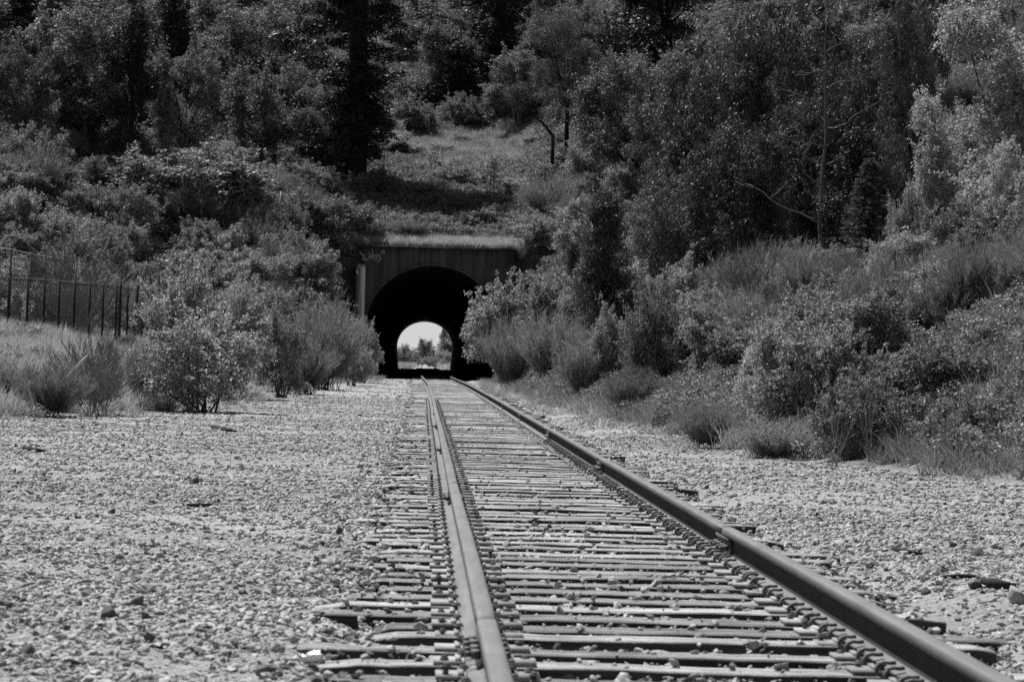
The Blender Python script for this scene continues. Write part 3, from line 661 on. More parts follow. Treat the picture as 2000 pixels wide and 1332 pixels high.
PROTO = {}
def proto(kind, w, h, parts): PROTO.setdefault(kind, []).append((w, h, parts))
for i in range(4):          # rounded small-leaved shrub
    g = np.random.default_rng(300 + i); w, h = 3.0, 2.5; C, S, SR = lobes(g, w * 0.84, h * 0.90, 0.15, 18, 8, 0.46, 0.27)
    V, F = cloud(g, S, SR, 22000, 0.080, 0.048); proto('shrub', w, h, [('foliage', mesh('foliage', V, F, LEAF['shrub'])), ('stems', limbs(g, C, 0.12, r0=0.03).data('stems', BARK))])
for i in range(3):          # pale, larger-leaved shrub
    g = np.random.default_rng(380 + i); w, h = 3.0, 2.7; C, S, SR = lobes(g, w * 0.80, h * 0.88, 0.1, 20, 7, 0.50, 0.25)
    V, F = cloud(g, S, SR, 24000, 0.082, 0.05); proto('pale', w, h, [('foliage', mesh('foliage', V, F, LEAF['pale'])), ('stems', limbs(g, C, 0.14, r0=0.03).data('stems', BARK))])
for i in range(3):          # bramble mound with arching canes
    g = np.random.default_rng(320 + i); w, h = 5.0, 2.2; C, S, SR = lobes(g, w * 0.9, h * 0.85, 0.1, 22, 8, 0.6, 0.34)
    V, F = cloud(g, S, SR, 26000, 0.10, 0.07, flat=0.6); m_ = MB()
    for q in range(26):
        a = g.uniform(0, 6.28); r_ = g.uniform(0.4, 1.0) * w / 2; b0 = np.array([0.4 * r_ * math.cos(a), 0.4 * r_ * math.sin(a), h * 0.55]); e = np.array([r_ * math.cos(a), r_ * math.sin(a), h * g.uniform(0.1, 0.5)])
        md_ = (b0 + e) / 2 + np.array([0, 0, h * 0.65]); tt = np.linspace(0, 1, 7)[:, None]; m_.tube((1 - tt) ** 2 * b0 + 2 * tt * (1 - tt) * md_ + tt ** 2 * e, np.linspace(0.011, 0.004, 7), 4)
    proto('bramble', w, h, [('foliage', mesh('foliage', V, F, LEAF['bramble'])), ('canes', m_.data('canes', TWIG))])
def broom_parts(seed, w, h, n_st, per, L, W, spread, mat, stemmat):
    g = np.random.default_rng(seed); Pn = []; Dn = []; m_ = MB()
    for q in range(n_st):
        a = g.uniform(0, 6.28); sp = spread * math.sqrt(g.random()); D0 = np.array([math.sin(sp) * math.cos(a), math.sin(sp) * math.sin(a), math.cos(sp)])
        b0 = np.array([g.normal(0, 0.07 * w), g.normal(0, 0.07 * w), 0]); ln = h * g.uniform(0.55, 0.98) * (1.0 - 0.25 * sp)
        t = 0.22 + 0.78 * g.random(per) ** 0.8; bend = np.array([math.cos(a), math.sin(a), -0.5]) * 0.16 * sp
        Pn.append(b0 + D0 * (ln * t)[:, None] + bend * (t ** 2)[:, None] * ln + g.normal(0, 0.035, (per, 3)) * (0.5 + t)[:, None] * h * 0.4); Dn.append(nrm(D0 + np.array([0, 0, 0.15]) + g.normal(0, 0.46, (per, 3))))
        if q % 5 == 0: tt = np.linspace(0, 1, 4)[:, None]; m_.tube(b0 + D0 * ln * tt + bend * tt ** 2 * ln - np.array([0, 0, 0.05]), np.linspace(0.012, 0.004, 4), 4)
    V, F = blades(g, np.concatenate(Pn), np.concatenate(Dn), L, W)
    return [('twigs', mesh('twigs', V, F, mat)), ('stems', m_.data('stems', stemmat))]
for i in range(4): proto('broom', 2.4, 2.4, broom_parts(340 + i, 2.4, 2.4, 260, 60, 0.24, 0.017, 0.66, LEAF['broom'], BARK))
for i in range(2): proto('bare', 2.6, 2.6, broom_parts(350 + i, 2.6, 2.6, 120, 16, 0.6, 0.022, 0.8, TWIG, TWIG))
for i in range(2): proto('stalks', 1.2, 1.6, broom_parts(356 + i, 1.2, 1.6, 18, 6, 0.28, 0.012, 0.35, TWIG, TWIG))
def tree(kind, seed, w, h, z0, k1, k2, r1, r2, n_, L, W, th, lean, br, matk, bark, droop=0.0, shape='globe', flat=0.8, shell=0.5):
    g = np.random.default_rng(seed); C, S, SR = lobes(g, w * 0.86, h * 0.97, z0, k1, k2, r1, r2, shape)
    V, F = cloud(g, S, SR, n_, L, W, droop, shell, flat)
    proto(kind, w, h, [('crown', mesh('crown', V, F, LEAF[matk])), ('trunk', limbs(g, C, br, th, lean, br * 0.45, 12).data('trunk', bark))])
for i in range(3): tree('oak', 400 + i, 7.0, 7.5, 0.9, 26, 10, 0.95, 0.46, 42000, 0.15, 0.085, 2.0, 0.12 * (i - 1), 0.16, 'oak', BARK)
for i in range(2): tree('dark', 410 + i, 6.0, 11.0, 1.0, 24, 8, 0.9, 0.5, 20000, 0.18, 0.10, 5.0, 0.03, 0.2, 'dark', DARKBARK, shape='cone')
for i in range(3): tree('euc', 420 + i, 7.0, 8.0, 0.4, 34, 10, 0.95, 0.44, 50000, 0.17, 0.055, 2.6, 0.05, 0.15, 'euc', DARKBARK, droop=0.8)
for i in range(2): tree('soft', 430 + i, 5.5, 7.5, 2.0, 20, 10, 0.70, 0.42, 42000, 0.11, 0.028, 2.6, 0.04, 0.12, 'soft', DARKBARK)
for i in range(2): tree('bright', 440 + i, 5.0, 8.5, 0.4, 30, 10, 0.75, 0.36, 36000, 0.12, 0.07, 3.0, 0.05, 0.12, 'bright', BARK, shape='globe')
tree('juniper', 450, 2.6, 4.6, 0.1, 40, 8, 0.36, 0.26, 34000, 0.13, 0.022, 1.6, 0, 0.08, 'needle', DARKBARK, droop=-0.8, shape='cone'); tree('juniper', 451, 2.6, 4.6, 0.1, 40, 8, 0.36, 0.26, 34000, 0.13, 0.022, 1.6, 0, 0.08, 'needle', DARKBARK, droop=-0.8, shape='cone')
# fir with level, drooping-tipped branches
g = np.random.default_rng(460); m_ = MB(); m_.tube([(0, 0, -0.1), (0.02, 0, 2.2), (0, 0.02, 4.2)], [0.08, 0.05, 0.015], 6); Pn = []; Dn = []
for q in range(260):
    z = 0.3 + 3.8 * g.random() ** 0.8; rl = (1.55 * (1 - z / 4.3) + 0.12) * g.uniform(0.7, 1.1); a = g.uniform(0, 6.28); D0 = np.array([math.cos(a), math.sin(a), g.normal(0.25, 0.18)]); t = np.linspace(0.08, 1, 60)
    ax = np.array([0, 0, z]) + D0 * (t * rl)[:, None] + np.array([0, 0, -0.22]) * (t ** 2)[:, None] * rl; Pn.append(ax); sd = np.cross(D0, [0, 0, 1]); Dn.append(nrm(D0 * 0.7 + sd * g.choice([-1, 1], 60)[:, None] + g.normal(0, 0.55, (60, 3))))
    if q % 2 == 0: m_.tube(ax[::12], np.linspace(0.014, 0.004, 5), 4)
V, F = blades(g, np.concatenate(Pn), np.concatenate(Dn), 0.15, 0.03); proto('fir', 3.0, 4.3, [('needles', mesh('needles', V, F, LEAF['soft'])), ('trunk', m_.data('trunk', DARKBARK))])
# tall tree whose trunk is wrapped in ivy; its crown starts high up
g = np.random.default_rng(470); Cs = []; Rs = []
for q in range(300):
    z = g.uniform(1.8, 15.0); a = g.uniform(0, 6.28); r_ = 0.5 + 2.1 * g.random() ** 1.6 * (0.75 + 0.45 * math.sin(z * 0.9)) + (1.4 * g.random() if z > 9 else 0); Cs.append((r_ * math.cos(a), r_ * math.sin(a), z)); Rs.append(g.uniform(0.25, 0.55))
for q in range(60): d = sph(g, 1)[0]; Cs.append(tuple(np.array([0, 0, 16.5]) + d * np.array([3.4, 3.4, 2.6]) * g.uniform(0.4, 1))); Rs.append(g.uniform(0.5, 0.9))
V, F = cloud(g, np.array(Cs), np.array(Rs), 60000, 0.17, 0.11, 0.3); m_ = MB(); m_.tube([(0, 0, -0.3), (0.05, 0, 1), (0.05, 0, 6), (0.1, 0, 12), (0, 0, 17)], [0.62, 0.46, 0.4, 0.34, 0.2], 10)
proto('ivytree', 3.2, 19.0, [('crown', mesh('crown', V, F, LEAF['dark'])), ('trunk', m_.data('trunk', DARKBARK))])
# young slim tree with pale catkin-like leaves
g = np.random.default_rng(475); Cs = np.array([(g.normal(0, 0.18) * (1.3 - q / 40), g.normal(0, 0.18), 0.3 + 2.6 * q / 40) for q in range(40)]); V, F = cloud(g, Cs, np.full(40, 0.16), 900, 0.11, 0.06)
m_ = MB(); m_.tube([(0, 0, -0.1), (0.04, 0, 1.5), (0, 0, 2.9)], [0.03, 0.02, 0.006], 5); proto('sapling', 0.9, 3.0, [('crown', mesh('crown', V, F, LEAF['bright'])), ('trunk', m_.data('trunk', BARK))])

CATS = dict(stalks='dry stems', shrub='shrub', pale='shrub', bramble='bramble', broom='broom shrub', bare='bare shrub', oak='tree', dark='tree', euc='tree', soft='tree', bright='tree', juniper='conifer', fir='fir tree', ivytree='tree', sapling='sapling')
NAMES = dict(stalks='dry_stems', shrub='leafy_shrub', pale='pale_shrub', bramble='bramble_mound', broom='broom_shrub', bare='bare_shrub', oak='oak_tree', dark='dark_tree', euc='drooping_tree', soft='feathery_tree', bright='pale_leaved_tree', juniper='juniper_bush', fir='young_fir', ivytree='ivy_clad_tree', sapling='sapling')
rv = np.random.default_rng(808); PLACED = []; LANDMARKS = []
def put(kind, x, y, w, h, label, group=None, var=None, name=None):
    pl = PROTO[kind]; pw, ph, parts = pl[int(rv.integers(len(pl))) if var is None else var % len(pl)]
    z = float(H(x, y)); o = empty(name or NAMES[kind], (x, y, z - 0.04), rv.uniform(0, 6.283)); o.scale = (w / pw, w / pw, h / ph)
    tag(o, label, CATS[kind], group)
    for nm, me in parts: link(nm, me, o)
    PLACED.append((kind, x, y, w, h)); return o
def solve(px, top, h, dmin, dmax=262):
    r = ray(px, top); t = np.arange(dmin, dmax, 0.5); dz = CAMZ + r[2] * t - H(r[0] * t, t); ok = np.where(dz <= h)[0]
    # the plant stands on the ground where the line of sight to its tip passes h metres above it
    if len(ok) == 0: i = int(np.argmin(dz))
    else: i = ok[0]
    return r[0] * t[i], t[i], dz[i]
def veg(kind, px, top, wpx, h, label, dmin=40, group=None, dmax=262, var=None):
    x, y, dz = solve(px, top, h, dmin, dmax); w = wpx / FPX * y; hh = max(dz, 0.5) if dz > h * 1.25 else h
    if dz > h * 1.25 or dz < h * 0.7: print('veg?', kind, px, top, 'd=%.0f' % y, 'dz=%.1f h=%.1f' % (dz, h))
    if dz < h: hh = max(dz, 0.35)
    put(kind, x, y, w, hh, label or describe(kind, w, hh, x, y), group, var)
    if group is None: LANDMARKS.append((x, y, label))

# signature plants: (kind, x of the tip, y of the tip, width, in photo pixels; height in metres)
for a in [
    # left bank, in front of and beside the fence
    ('pale', 410, 555, 275, 2.9, 'big glittering leafy bush standing at the gravel edge on the left bank', 55),
    ('pale', 372, 462, 190, 4.2, 'taller pale leafy shrub behind the big bush by the fence end', 74),
    ('pale', 480, 530, 130, 3.4, 'mid-sized leafy shrub just behind the big glittering bush', 72),
    ('shrub', 555, 590, 130, 2.6, 'small dark leafy shrub between the big bush and the feathery broom', 76),
    ('broom', 640, 560, 150, 3.4, 'feathery grey broom at the foot of the slope left of the portal', 96),
    ('pale', 712, 615, 85, 3.0, 'leafy bush overlapping the left pier of the tunnel portal', 125),
    ('shrub', 690, 650, 100, 2.2, 'low leafy bush in front of the one at the left pier', 112),
    ('broom', 655, 575, 80, 3.6, 'tall broom behind the bush at the left pier', 132),
    ('broom', 600, 640, 120, 1.9, 'low broom at the gravel edge beyond the big bush', 84),
    ('broom', 105, 690, 150, 1.15, 'low grey broom clump at the gravel edge beside bleached branches', 48),
    ('broom', 20, 680, 120, 1.2, 'low broom clump growing in the grass left of the bleached branches', 50),
    ('broom', 285, 640, 80, 1.7, 'thin upright broom between the twiggy bush and the big leafy bush', 56),
    ('bare', 165, 415, 190, 4.6, 'large leafless twiggy shrub sticking up behind the fence', 108),
    ('bare', 190, 610, 170, 2.1, 'half dead twiggy bush in the grass in front of the fence', 50),
    ('shrub', 205, 650, 95, 1.4, 'sparse leafy growth inside the half dead twiggy bush', 51),
    # left slope
    ('bramble', 330, 285, 420, 3.0, 'wide sunlit bramble mound across the left slope', 110),
    ('bramble', 440, 330, 240, 2.4, 'bramble mound below the wide sunlit one', 110),
    ('shrub', 70, 172, 130, 3.4, 'round leafy shrub high on the left slope', 110),
    ('shrub', 170, 178, 85, 2.6, 'small ball-shaped shrub beside the round one high on the left slope', 110),
    ('shrub', 245, 222, 150, 2.4, 'broad shrub under the dark gap on the left slope', 110),
    ('bramble', 60, 255, 190, 2.6, 'bramble thicket at the left end of the slope', 105),
    ('shrub', 120, 390, 140, 3.0, 'grey shrub behind the rear fence', 104), ('shrub', 40, 370, 130, 3.0, 'shrub thicket rising behind the rear fence', 104),
    ('bramble', 230, 355, 190, 2.8, 'dark bramble behind the leafless twiggy shrub', 104),
    ('broom', 480, 375, 120, 2.8, 'soft grey broom in the middle of the left slope', 104),
    ('bramble', 670, 385, 200, 2.4, 'sunlit bramble above the left shoulder of the portal', 120),
    ('shrub', 590, 300, 130, 2.6, 'shrub under the small dark oak on the left slope', 120),
    ('bramble', 560, 395, 130, 2.3, 'bramble with bleached posts in front on the left slope', 110),
    ('shrub', 400, 430, 110, 2.6, 'shrub above the taller pale leafy shrub', 100), ('broom', 540, 450, 120, 2.8, 'feathery broom low on the left slope', 100),
    ('shrub', 620, 470, 120, 2.8, 'round shrub left of the headwall', 112), ('broom', 650, 490, 80, 2.6, 'broom close against the left end of the headwall', 128),
    ('oak', 170, -10, 260, 8.5, 'big oak with a sunlit right side at the top of the left slope', 140), ('oak', 45, 80, 150, 6.0, 'oak at the left end of the slope below the big oak', 140),
    ('oak', 185, 120, 190, 4.6, 'low spreading oak below the big oak on the left slope', 140),
    ('oak', 430, 5, 250, 7.0, 'broad pale oak near the top of the slope left of the ivy-clad tree', 150), ('oak', 365, 85, 170, 7.5, 'tall wispy oak with several thin trunks on the left slope', 140),
    ('oak', 520, 105, 200, 7.0, 'round oak with pale forked trunk on the left slope', 140), ('oak', 600, 120, 140, 6.0, 'small dark oak on a single trunk left of the ivy-clad tree', 140, None, 262, 1),
    ('oak', 560, 0, 200, 7.0, 'oak behind the round oak near the hilltop', 170),
    ('dark', 265, -60, 130, 11.0, 'tall black tree in the gap right of the big oak', 150), ('dark', 340, -90, 140, 12.0, 'tall black tree on the left hilltop', 170), ('dark', 30, -90, 200, 13.0, 'black tree towering at the left end of the hilltop', 170),
    # centre of the hill
    ('ivytree', 712, -220, 150, 19.0, 'tall ivy-clad tree with a thick trunk above the tunnel', 176),
    ('ivytree', 985, -300, 105, 19.0, 'second ivy-clad trunk higher on the hill above the grassy clearing', 206),
    ('soft', 1115, -5, 200, 10.0, 'feathery tree on a slim trunk at the right of the grassy clearing', 172), ('soft', 1010, 135, 130, 4.0, 'feathery low crown hanging over the grassy clearing', 190),
    ('soft', 1170, 150, 110, 5.5, 'feathery tree between the slim-trunked one and the glossy tree', 165),
    ('bramble', 850, 140, 230, 2.6, 'sunlit bramble bank above the grassy clearing', 190), ('bramble', 790, 195, 160, 2.6, 'bramble right of the ivy-clad trunk', 180), ('bramble', 900, 190, 150, 2.2, 'bramble at the upper edge of the grassy clearing', 180),
    ('pale', 780, 255, 90, 1.8, 'pale-topped shrub at the foot of the ivy-clad trunk', 175), ('dark', 900, 60, 120, 6.0, 'low black tree between the two ivy-clad trunks', 200),
    ('sapling', 965, 305, 40, 3.2, 'slim pale sapling on the shaded slope above the tunnel', 150), ('shrub', 870, 370, 130, 1.6, 'low dark shrub on the shaded slope above the tunnel', 150), ('shrub', 945, 400, 110, 1.6, 'low shrub right of the slim sapling', 150),
    ('shrub', 800, 345, 130, 1.5, 'low dark shrub below the pale-topped shrub on the shaded slope', 150), ('bramble', 900, 325, 150, 1.3, 'low bramble under the grassy clearing beside the slim sapling', 150), ('shrub', 1010, 345, 110, 1.5, 'low shrub under the crooked tree on the shaded slope', 150), ('bramble', 850, 415, 150, 1.1, 'flat bramble just above the portal grass', 150),
    ('bramble', 730, 330, 130, 2.0, 'bramble below the ivy-clad trunk', 155), ('broom', 800, 420, 110, 1.3, 'low broom above the headwall', 160), ('oak', 830, 0, 220, 5.0, 'oak scrub on the hilltop between the ivy-clad trunks', 215),
    ('shrub', 900, 258, 60, 1.0, 'small shrub inside the grassy clearing near the bramble', 176), ('shrub', 1040, 262, 50, 0.9, 'small shrub inside the grassy clearing near the crooked tree', 176), ('shrub', 860, 275, 70, 1.0, 'small shrub at the lower edge of the grassy clearing', 172),
    # right of the portal
    ('pale', 992, 496, 190, 6.8, 'tall leafy bush overlapping the right side of the tunnel mouth', 136, None, 146), ('shrub', 1065, 545, 150, 4.6, 'leafy bush beside the one at the tunnel mouth', 118, None, 134), ('broom', 1080, 585, 150, 3.2, 'grey broom spreading at the foot of the right slope', 100),
    ('broom', 1000, 600, 110, 3.4, 'broom in front of the bush at the tunnel mouth', 110), ('juniper', 1185, 372, 215, 5.4, 'dark upright juniper on the right slope beside the portal', 76, None, 80), ('juniper', 1120, 470, 70, 3.0, 'smaller juniper left of the dark upright one', 110),
    ('broom', 1075, 330, 150, 3.0, 'pale feathery broom on the slope above the dark juniper', 130), ('shrub', 1060, 400, 140, 2.6, 'leafy shrub above the right end of the headwall', 130), ('shrub', 1150, 260, 110, 3.0, 'pale shrub below the glossy tree', 130),
    ('shrub', 1235, 560, 130, 2.0, 'low shrub in front of the dark juniper', 64), ('shrub', 1320, 480, 150, 3.4, 'leafy shrub below the drooping trees', 80), ('broom', 1150, 585, 150, 2.0, 'broom at the foot of the bank in front of the juniper', 66, None, 74), ('shrub', 1195, 565, 120, 2.3, 'leafy shrub hiding the foot of the dark upright juniper', 66, None, 74),
    ('bramble', 1300, 560, 190, 2.2, 'dark bramble on the right bank beyond the pale bush', 62),
    # right trees
    ('euc', 1235, 105, 260, 7.0, 'glossy drooping tree nearest the feathery trees', 112), ('euc', 1390, 60, 300, 9.5, 'large glossy drooping tree in the middle of the right wood', 100), ('euc', 1560, -40, 330, 11.0, 'tallest glossy drooping tree behind the dead tree', 98),
    ('euc', 1450, 220, 260, 6.5, 'lower glossy drooping tree in front of the tallest one', 90), ('euc', 1690, 60, 240, 9.0, 'glossy drooping tree right of the dead tree', 92), ('euc', 1320, 300, 220, 5.5, 'dark glossy drooping tree low on the right slope', 92),
    ('dark', 1300, -150, 260, 12.0, 'black tree on the hilltop above the drooping trees', 170), ('dark', 1240, -120, 180, 12.0, 'black tree on the hilltop right of the feathery tree', 185), ('dark', 1680, 230, 200, 5.0, 'black tree in the shade behind the young fir', 84),
    ('euc', 1480, 10, 280, 10.0, 'dense glossy drooping tree between the large one and the tallest one', 108), ('euc', 1310, 170, 240, 7.5, 'dense glossy drooping tree in front of the hilltop black tree', 104), ('euc', 1600, 160, 260, 7.5, 'dense glossy drooping tree close behind the dead tree', 94), ('dark', 930, -90, 150, 8.0, 'black tree on the hilltop beside the second ivy-clad trunk', 225),
    ('bright', 1965, -60, 300, 10.0, 'tall pale-leaved tree at the end of the right bank', 62), ('bright', 1850, 130, 190, 6.2, 'pale small-leaved tree beside the young fir', 66), ('bright', 1990, 250, 150, 4.6, 'low pale-leaved tree under the tall one', 58), ('euc', 1800, -60, 200, 11.0, 'glossy drooping tree behind the pale-leaved trees', 84),
    ('fir', 1700, 300, 190, 4.6, 'young fir with level branches on the crest of the right bank', 64), ('shrub', 1775, 330, 110, 3.2, 'leafy shrub between the young fir and the pale-leaved tree', 62),
    # right bank
    ('pale', 1560, 560, 220, 2.3, 'pale leafy bush with a dark hollow below it on the right bank', 40), ('pale', 1640, 600, 170, 1.9, 'leafy bush joined to the pale one on the right bank', 40), ('pale', 1500, 620, 130, 1.8, 'pale leafy bush end next to the dark bramble', 42),
    ('broom', 1520, 800, 190, 0.85, 'low rounded broom at the gravel edge of the right bank', 36), ('broom', 1240, 700, 140, 1.1, 'low broom tuft at the gravel edge below the bramble', 44), ('broom', 1380, 760, 120, 0.8, 'thin grassy broom at the gravel edge left of the rounded one', 38),
    ('bramble', 1850, 660, 330, 1.3, 'low spreading bramble on the right bank face', 36), ('bramble', 1700, 730, 260, 0.9, 'low bramble patch under the hollow on the right bank', 34), ('bramble', 1950, 760, 230, 0.9, 'low bramble patch at the open end of the right bank', 33),
    ('stalks', 1700, 660, 110, 1.7, 'tall dry stems standing on the right bank face', 34), ('stalks', 1640, 740, 110, 1.3, 'dry stems at the foot of the right bank', 33), ('stalks', 1860, 720, 110, 1.3, 'tangle of dry stems on the right bank face', 33), ('bare', 1470, 440, 120, 2.4, 'dry grey twigs at the left end of the bank crest', 66),
    ('stalks', 1980, 700, 110, 1.5, 'dry stems by the open end of the right bank', 33),
]: veg(*a)
# fill the rest of the wooded slopes
USED = set(q[2] for q in LANDMARKS)
def near_any(x, y, f):
    for (k, a, b_, w, h) in PLACED:
        if (a - x) ** 2 + (b_ - y) ** 2 < (f * w / 2) ** 2: return True
    return False
def short(lab):
    out = []
    for w_ in lab.split():
        if w_ in ('on', 'at', 'in', 'behind', 'with', 'standing', 'near', 'beside', 'below', 'above', 'between', 'under', 'across', 'overlapping', 'sticking', 'spreading', 'growing', 'hanging', 'towering', 'before', 'close', 'high', 'low_') and len(out) > 1: break
        out.append(w_)
    return ' '.join(out[:6])
def describe(kind, w, h, x, y):
    LS = [(q[0], q[1], short(q[2])) for q in sorted(LANDMARKS, key=lambda q: (q[0] - x) ** 2 + 0.6 * (q[1] - y) ** 2)[:9]]
    adj = {'pale': 'pale-leaved shrub', 'shrub': 'leafy shrub', 'bramble': 'bramble mound', 'broom': 'feathery broom', 'oak': 'scrub oak'}[kind]
    size = 'big ' if w > {'pale': 2.0, 'shrub': 3.1, 'bramble': 4.4, 'broom': 2.6, 'oak': 6}[kind] else ('small ' if w < {'pale': 1.0, 'shrub': 2.5, 'bramble': 3.8, 'broom': 2.1, 'oak': 5.2}[kind] else '')
    cands = []
    for lx, ly, sl in LS[:4]:
        rel = 'beside' if abs(x - lx) > abs(y - ly) else ('uphill from' if y > ly else 'downhill from'); cands.append('%s%s %s the %s' % (size, adj, rel, sl))
    cands += ['%s%s between the %s and the %s' % (size, adj, LS[p][2], LS[q][2]) for p in range(5) for q in range(p + 1, 9)]
    for c_ in cands:
        if len(c_.split()) <= 18 - 2 and c_ not in USED: USED.add(c_); return c_
    return cands[0]
# brooms along the crest and upper face of the right bank
for i, (px, top, wpx, h) in enumerate([(1430, 480, 120, 1.9), (1500, 458, 120, 1.5), (1570, 450, 100, 1.9), (1650, 462, 120, 1.4), (1730, 448, 110, 1.8), (1810, 460, 120, 1.4), (1890, 432, 110, 2.0), (1970, 450, 130, 1.5), (1460, 540, 120, 1.6), (1700, 500, 150, 1.6), (1780, 520, 150, 1.5), (1870, 500, 150, 1.6), (1960, 510, 160, 1.6), (1830, 570, 150, 1.2), (1930, 590, 150, 1.2), (1750, 590, 130, 1.2), (1990, 610, 130, 1.2)]):
    veg('broom', px, top, wpx, h, None, 42, 'brooms on the right bank')
for i, (px, top, wpx) in enumerate([(1720, 470, 90), (1840, 480, 100), (1930, 470, 90), (1660, 520, 100), (1900, 560, 110), (1780, 620, 110), (1880, 640, 100), (1600, 470, 90), (1540, 500, 90), (1990, 540, 100), (1800, 540, 110), (1960, 610, 110)]):
    veg('pale', px, top, wpx, 1.2, None, 42, 'small shrubs among the right bank brooms')

REG = [('left', -32, -4.2, 110, 165, 120), ('upper left', -42, -6, 165, 250, 120), ('centre', -6, 7, 186, 255, 50), ('right', 6.0, 34, 90, 165, 110), ('upper right', 7, 50, 165, 250, 110), ('right bank', 4.6, 13, 40, 92, 60)]
for nm, x0, x1, y0, y1, cnt in REG:
    c = 0; tries = 0
    while c < cnt and tries < 5000:
        tries += 1; x = rv.uniform(x0, x1); y = rv.uniform(y0, y1)
        if x < -0.165 * y or x > 0.225 * y: continue
        if x > xl(y) - 1.2 and x < xr(y) + 1.2 and y < YP + 3: continue
        if near_any(x, y, 0.5) or (132 < y < 166 and -6.5 < x < -2): continue
        if nm == 'centre' and y < 205 and -2 < x < 6: continue
        kind = rv.choice(['shrub', 'bramble', 'broom', 'shrub', 'oak', 'oak'] if 'upper' in nm or nm == 'centre' else ['shrub', 'shrub', 'bramble', 'broom'])
        k_ = 0.5 if nm == 'right bank' else 1.0
        w = {'shrub': rv.uniform(2.2, 3.6), 'bramble': rv.uniform(3.5, 5), 'broom': rv.uniform(1.8, 3.0), 'oak': rv.uniform(4.5, 7)}[kind] * k_; h = w * {'shrub': 0.8, 'bramble': 0.5, 'broom': 0.95, 'oak': 0.95}[kind] * rv.uniform(0.8, 1.15)
        put(kind, x, y, w, h, describe(kind, w, h, x, y), '%s on the %s' % ({'shrub': 'shrubs', 'bramble': 'brambles', 'broom': 'brooms', 'oak': 'small oaks'}[kind], nm if 'bank' in nm else nm + ' slope')); c += 1
    print(nm, c)

# ground cover (stuff): grass and low leafy growth carried on scattered points
def tuft(seed, n_, h, w, spread, mat):
    g = np.random.default_rng(seed); a = g.uniform(0, 6.28, n_); sp = spread * np.sqrt(g.random(n_)); D = np.stack([np.sin(sp) * np.cos(a), np.sin(sp) * np.sin(a), np.cos(sp)], 1)
    P = np.stack([g.normal(0, 0.10, n_), g.normal(0, 0.10, n_), np.full(n_, -0.03)], 1); L = h * g.uniform(0.5, 1.1, n_); B = nrm(np.cross(D, g.normal(0, 1, (n_, 3)))); W = (w * g.uniform(0.7, 1.3, n_))[:, None]
    M_ = P + D * (L * 0.6)[:, None]; bend = np.stack([np.cos(a), np.sin(a), -0.6 * np.ones(n_)], 1) * (0.25 * L * sp)[:, None]; E = P + D * L[:, None] + bend
    V = np.stack([P - B * W / 2, P + B * W / 2, M_ + B * W * 0.4, M_ - B * W * 0.4, E], 1).reshape(-1, 3); i5 = np.arange(n_)[:, None] * 5
    return mesh('tuft', V, [np.concatenate([i5, i5 + 1, i5 + 2, i5 + 3], 1), np.concatenate([i5 + 3, i5 + 2, i5 + 4], 1)], mat)
def leafy(seed, n_, w, h, L, W, mat):
    g = np.random.default_rng(seed); C = np.stack([g.normal(0, w * 0.22, 9), g.normal(0, w * 0.22, 9), g.uniform(0.05, h * 0.7, 9)], 1); V, F = cloud(g, C, np.full(9, w * 0.2), n_, L, W); return mesh('leaf_tuft', V, F, mat)
DRY = [tuft(600 + i, 70, 0.55, 0.010, 0.7, LEAF['grass']) for i in range(4)]
GRN = [tuft(610 + i, 70, 0.55, 0.012, 0.8, LEAF['greengrass']) for i in range(4)]
LFY = [leafy(620 + i, 420, 1.0, 0.6, 0.085, 0.055, LEAF['bramble']) for i in range(4)]
LFD = [leafy(630 + i, 420, 1.0, 0.6, 0.085, 0.055, LEAF['oak']) for i in range(3)]
LFS = [leafy(640 + i, 420, 0.7, 0.45, 0.05, 0.03, LEAF['shrub']) for i in range(3)]
gs = np.random.default_rng(99)
def strew(name, n_, x0, x1, y0, y1, cond, protos, s0, s1, label, cat):
    x = gs.uniform(x0, x1, n_); y = gs.uniform(y0, y1, n_); ok = (x > -0.165 * y - 1) & (x < 0.225 * y + 1) & cond(x, y); x = x[ok]; y = y[ok]; n_ = len(x); s = gs.uniform(s0, s1, n_)
    scatter(name, np.stack([x, y, H(x, y) - 0.02], 1), np.stack([gs.normal(0, 0.12, n_), gs.normal(0, 0.12, n_), gs.uniform(0, 6.28, n_)], 1), np.stack([s, s, s * gs.uniform(0.7, 1.25, n_)], 1), gs.integers(0, len(protos), n_), protos, label, cat); print(name, n_)
outL = lambda x, y, m=0.0: x < xl(y) - m + 0.3 * vnoise(x, y, 1.1, 5.0)
outR = lambda x, y, m=0.0: x > xr(y) + m + 0.3 * vnoise(x, y, 1.3, 4.0)
clear = lambda x, y: (((x - 3.0) / 4.8) ** 2 + ((y - 192) / 9.5) ** 2) < 1 + 0.45 * vnoise(x, y, 0.6, 2.0)
over = lambda x, y: (x > WX0 - 1) & (x < WX1 + 1.5) & (y > YP + 0.65) & (y < YP + 20)
strew('dry_grass', 26000, -18, -2, 44, 120, lambda x, y: outL(x, y, 0.1), DRY + DRY + GRN[:1], 0.5, 1.05, 'pale dry grass covering the left bank below the fence', 'grass')
strew('bank_grass', 17000, 3, 16, 30, 120, lambda x, y: outR(x, y, 0.1), GRN, 0.45, 0.85, 'dull grass growing over the right bank', 'grass')
strew('bank_undergrowth', 26000, 3, 18, 31, 140, lambda x, y: outR(x, y, 0.5), LFY + LFS + LFD[:1], 0.3, 0.7, 'low leafy undergrowth matting the right bank', 'undergrowth')
strew('bank_herbs', 5000, -18, -2, 50, 130, lambda x, y: outL(x, y, 0.8) & (vnoise(x, y, 0.5, 8) > 0.1), LFS + LFY, 0.35, 0.8, 'low leafy weeds in the grass of the left bank', 'undergrowth')
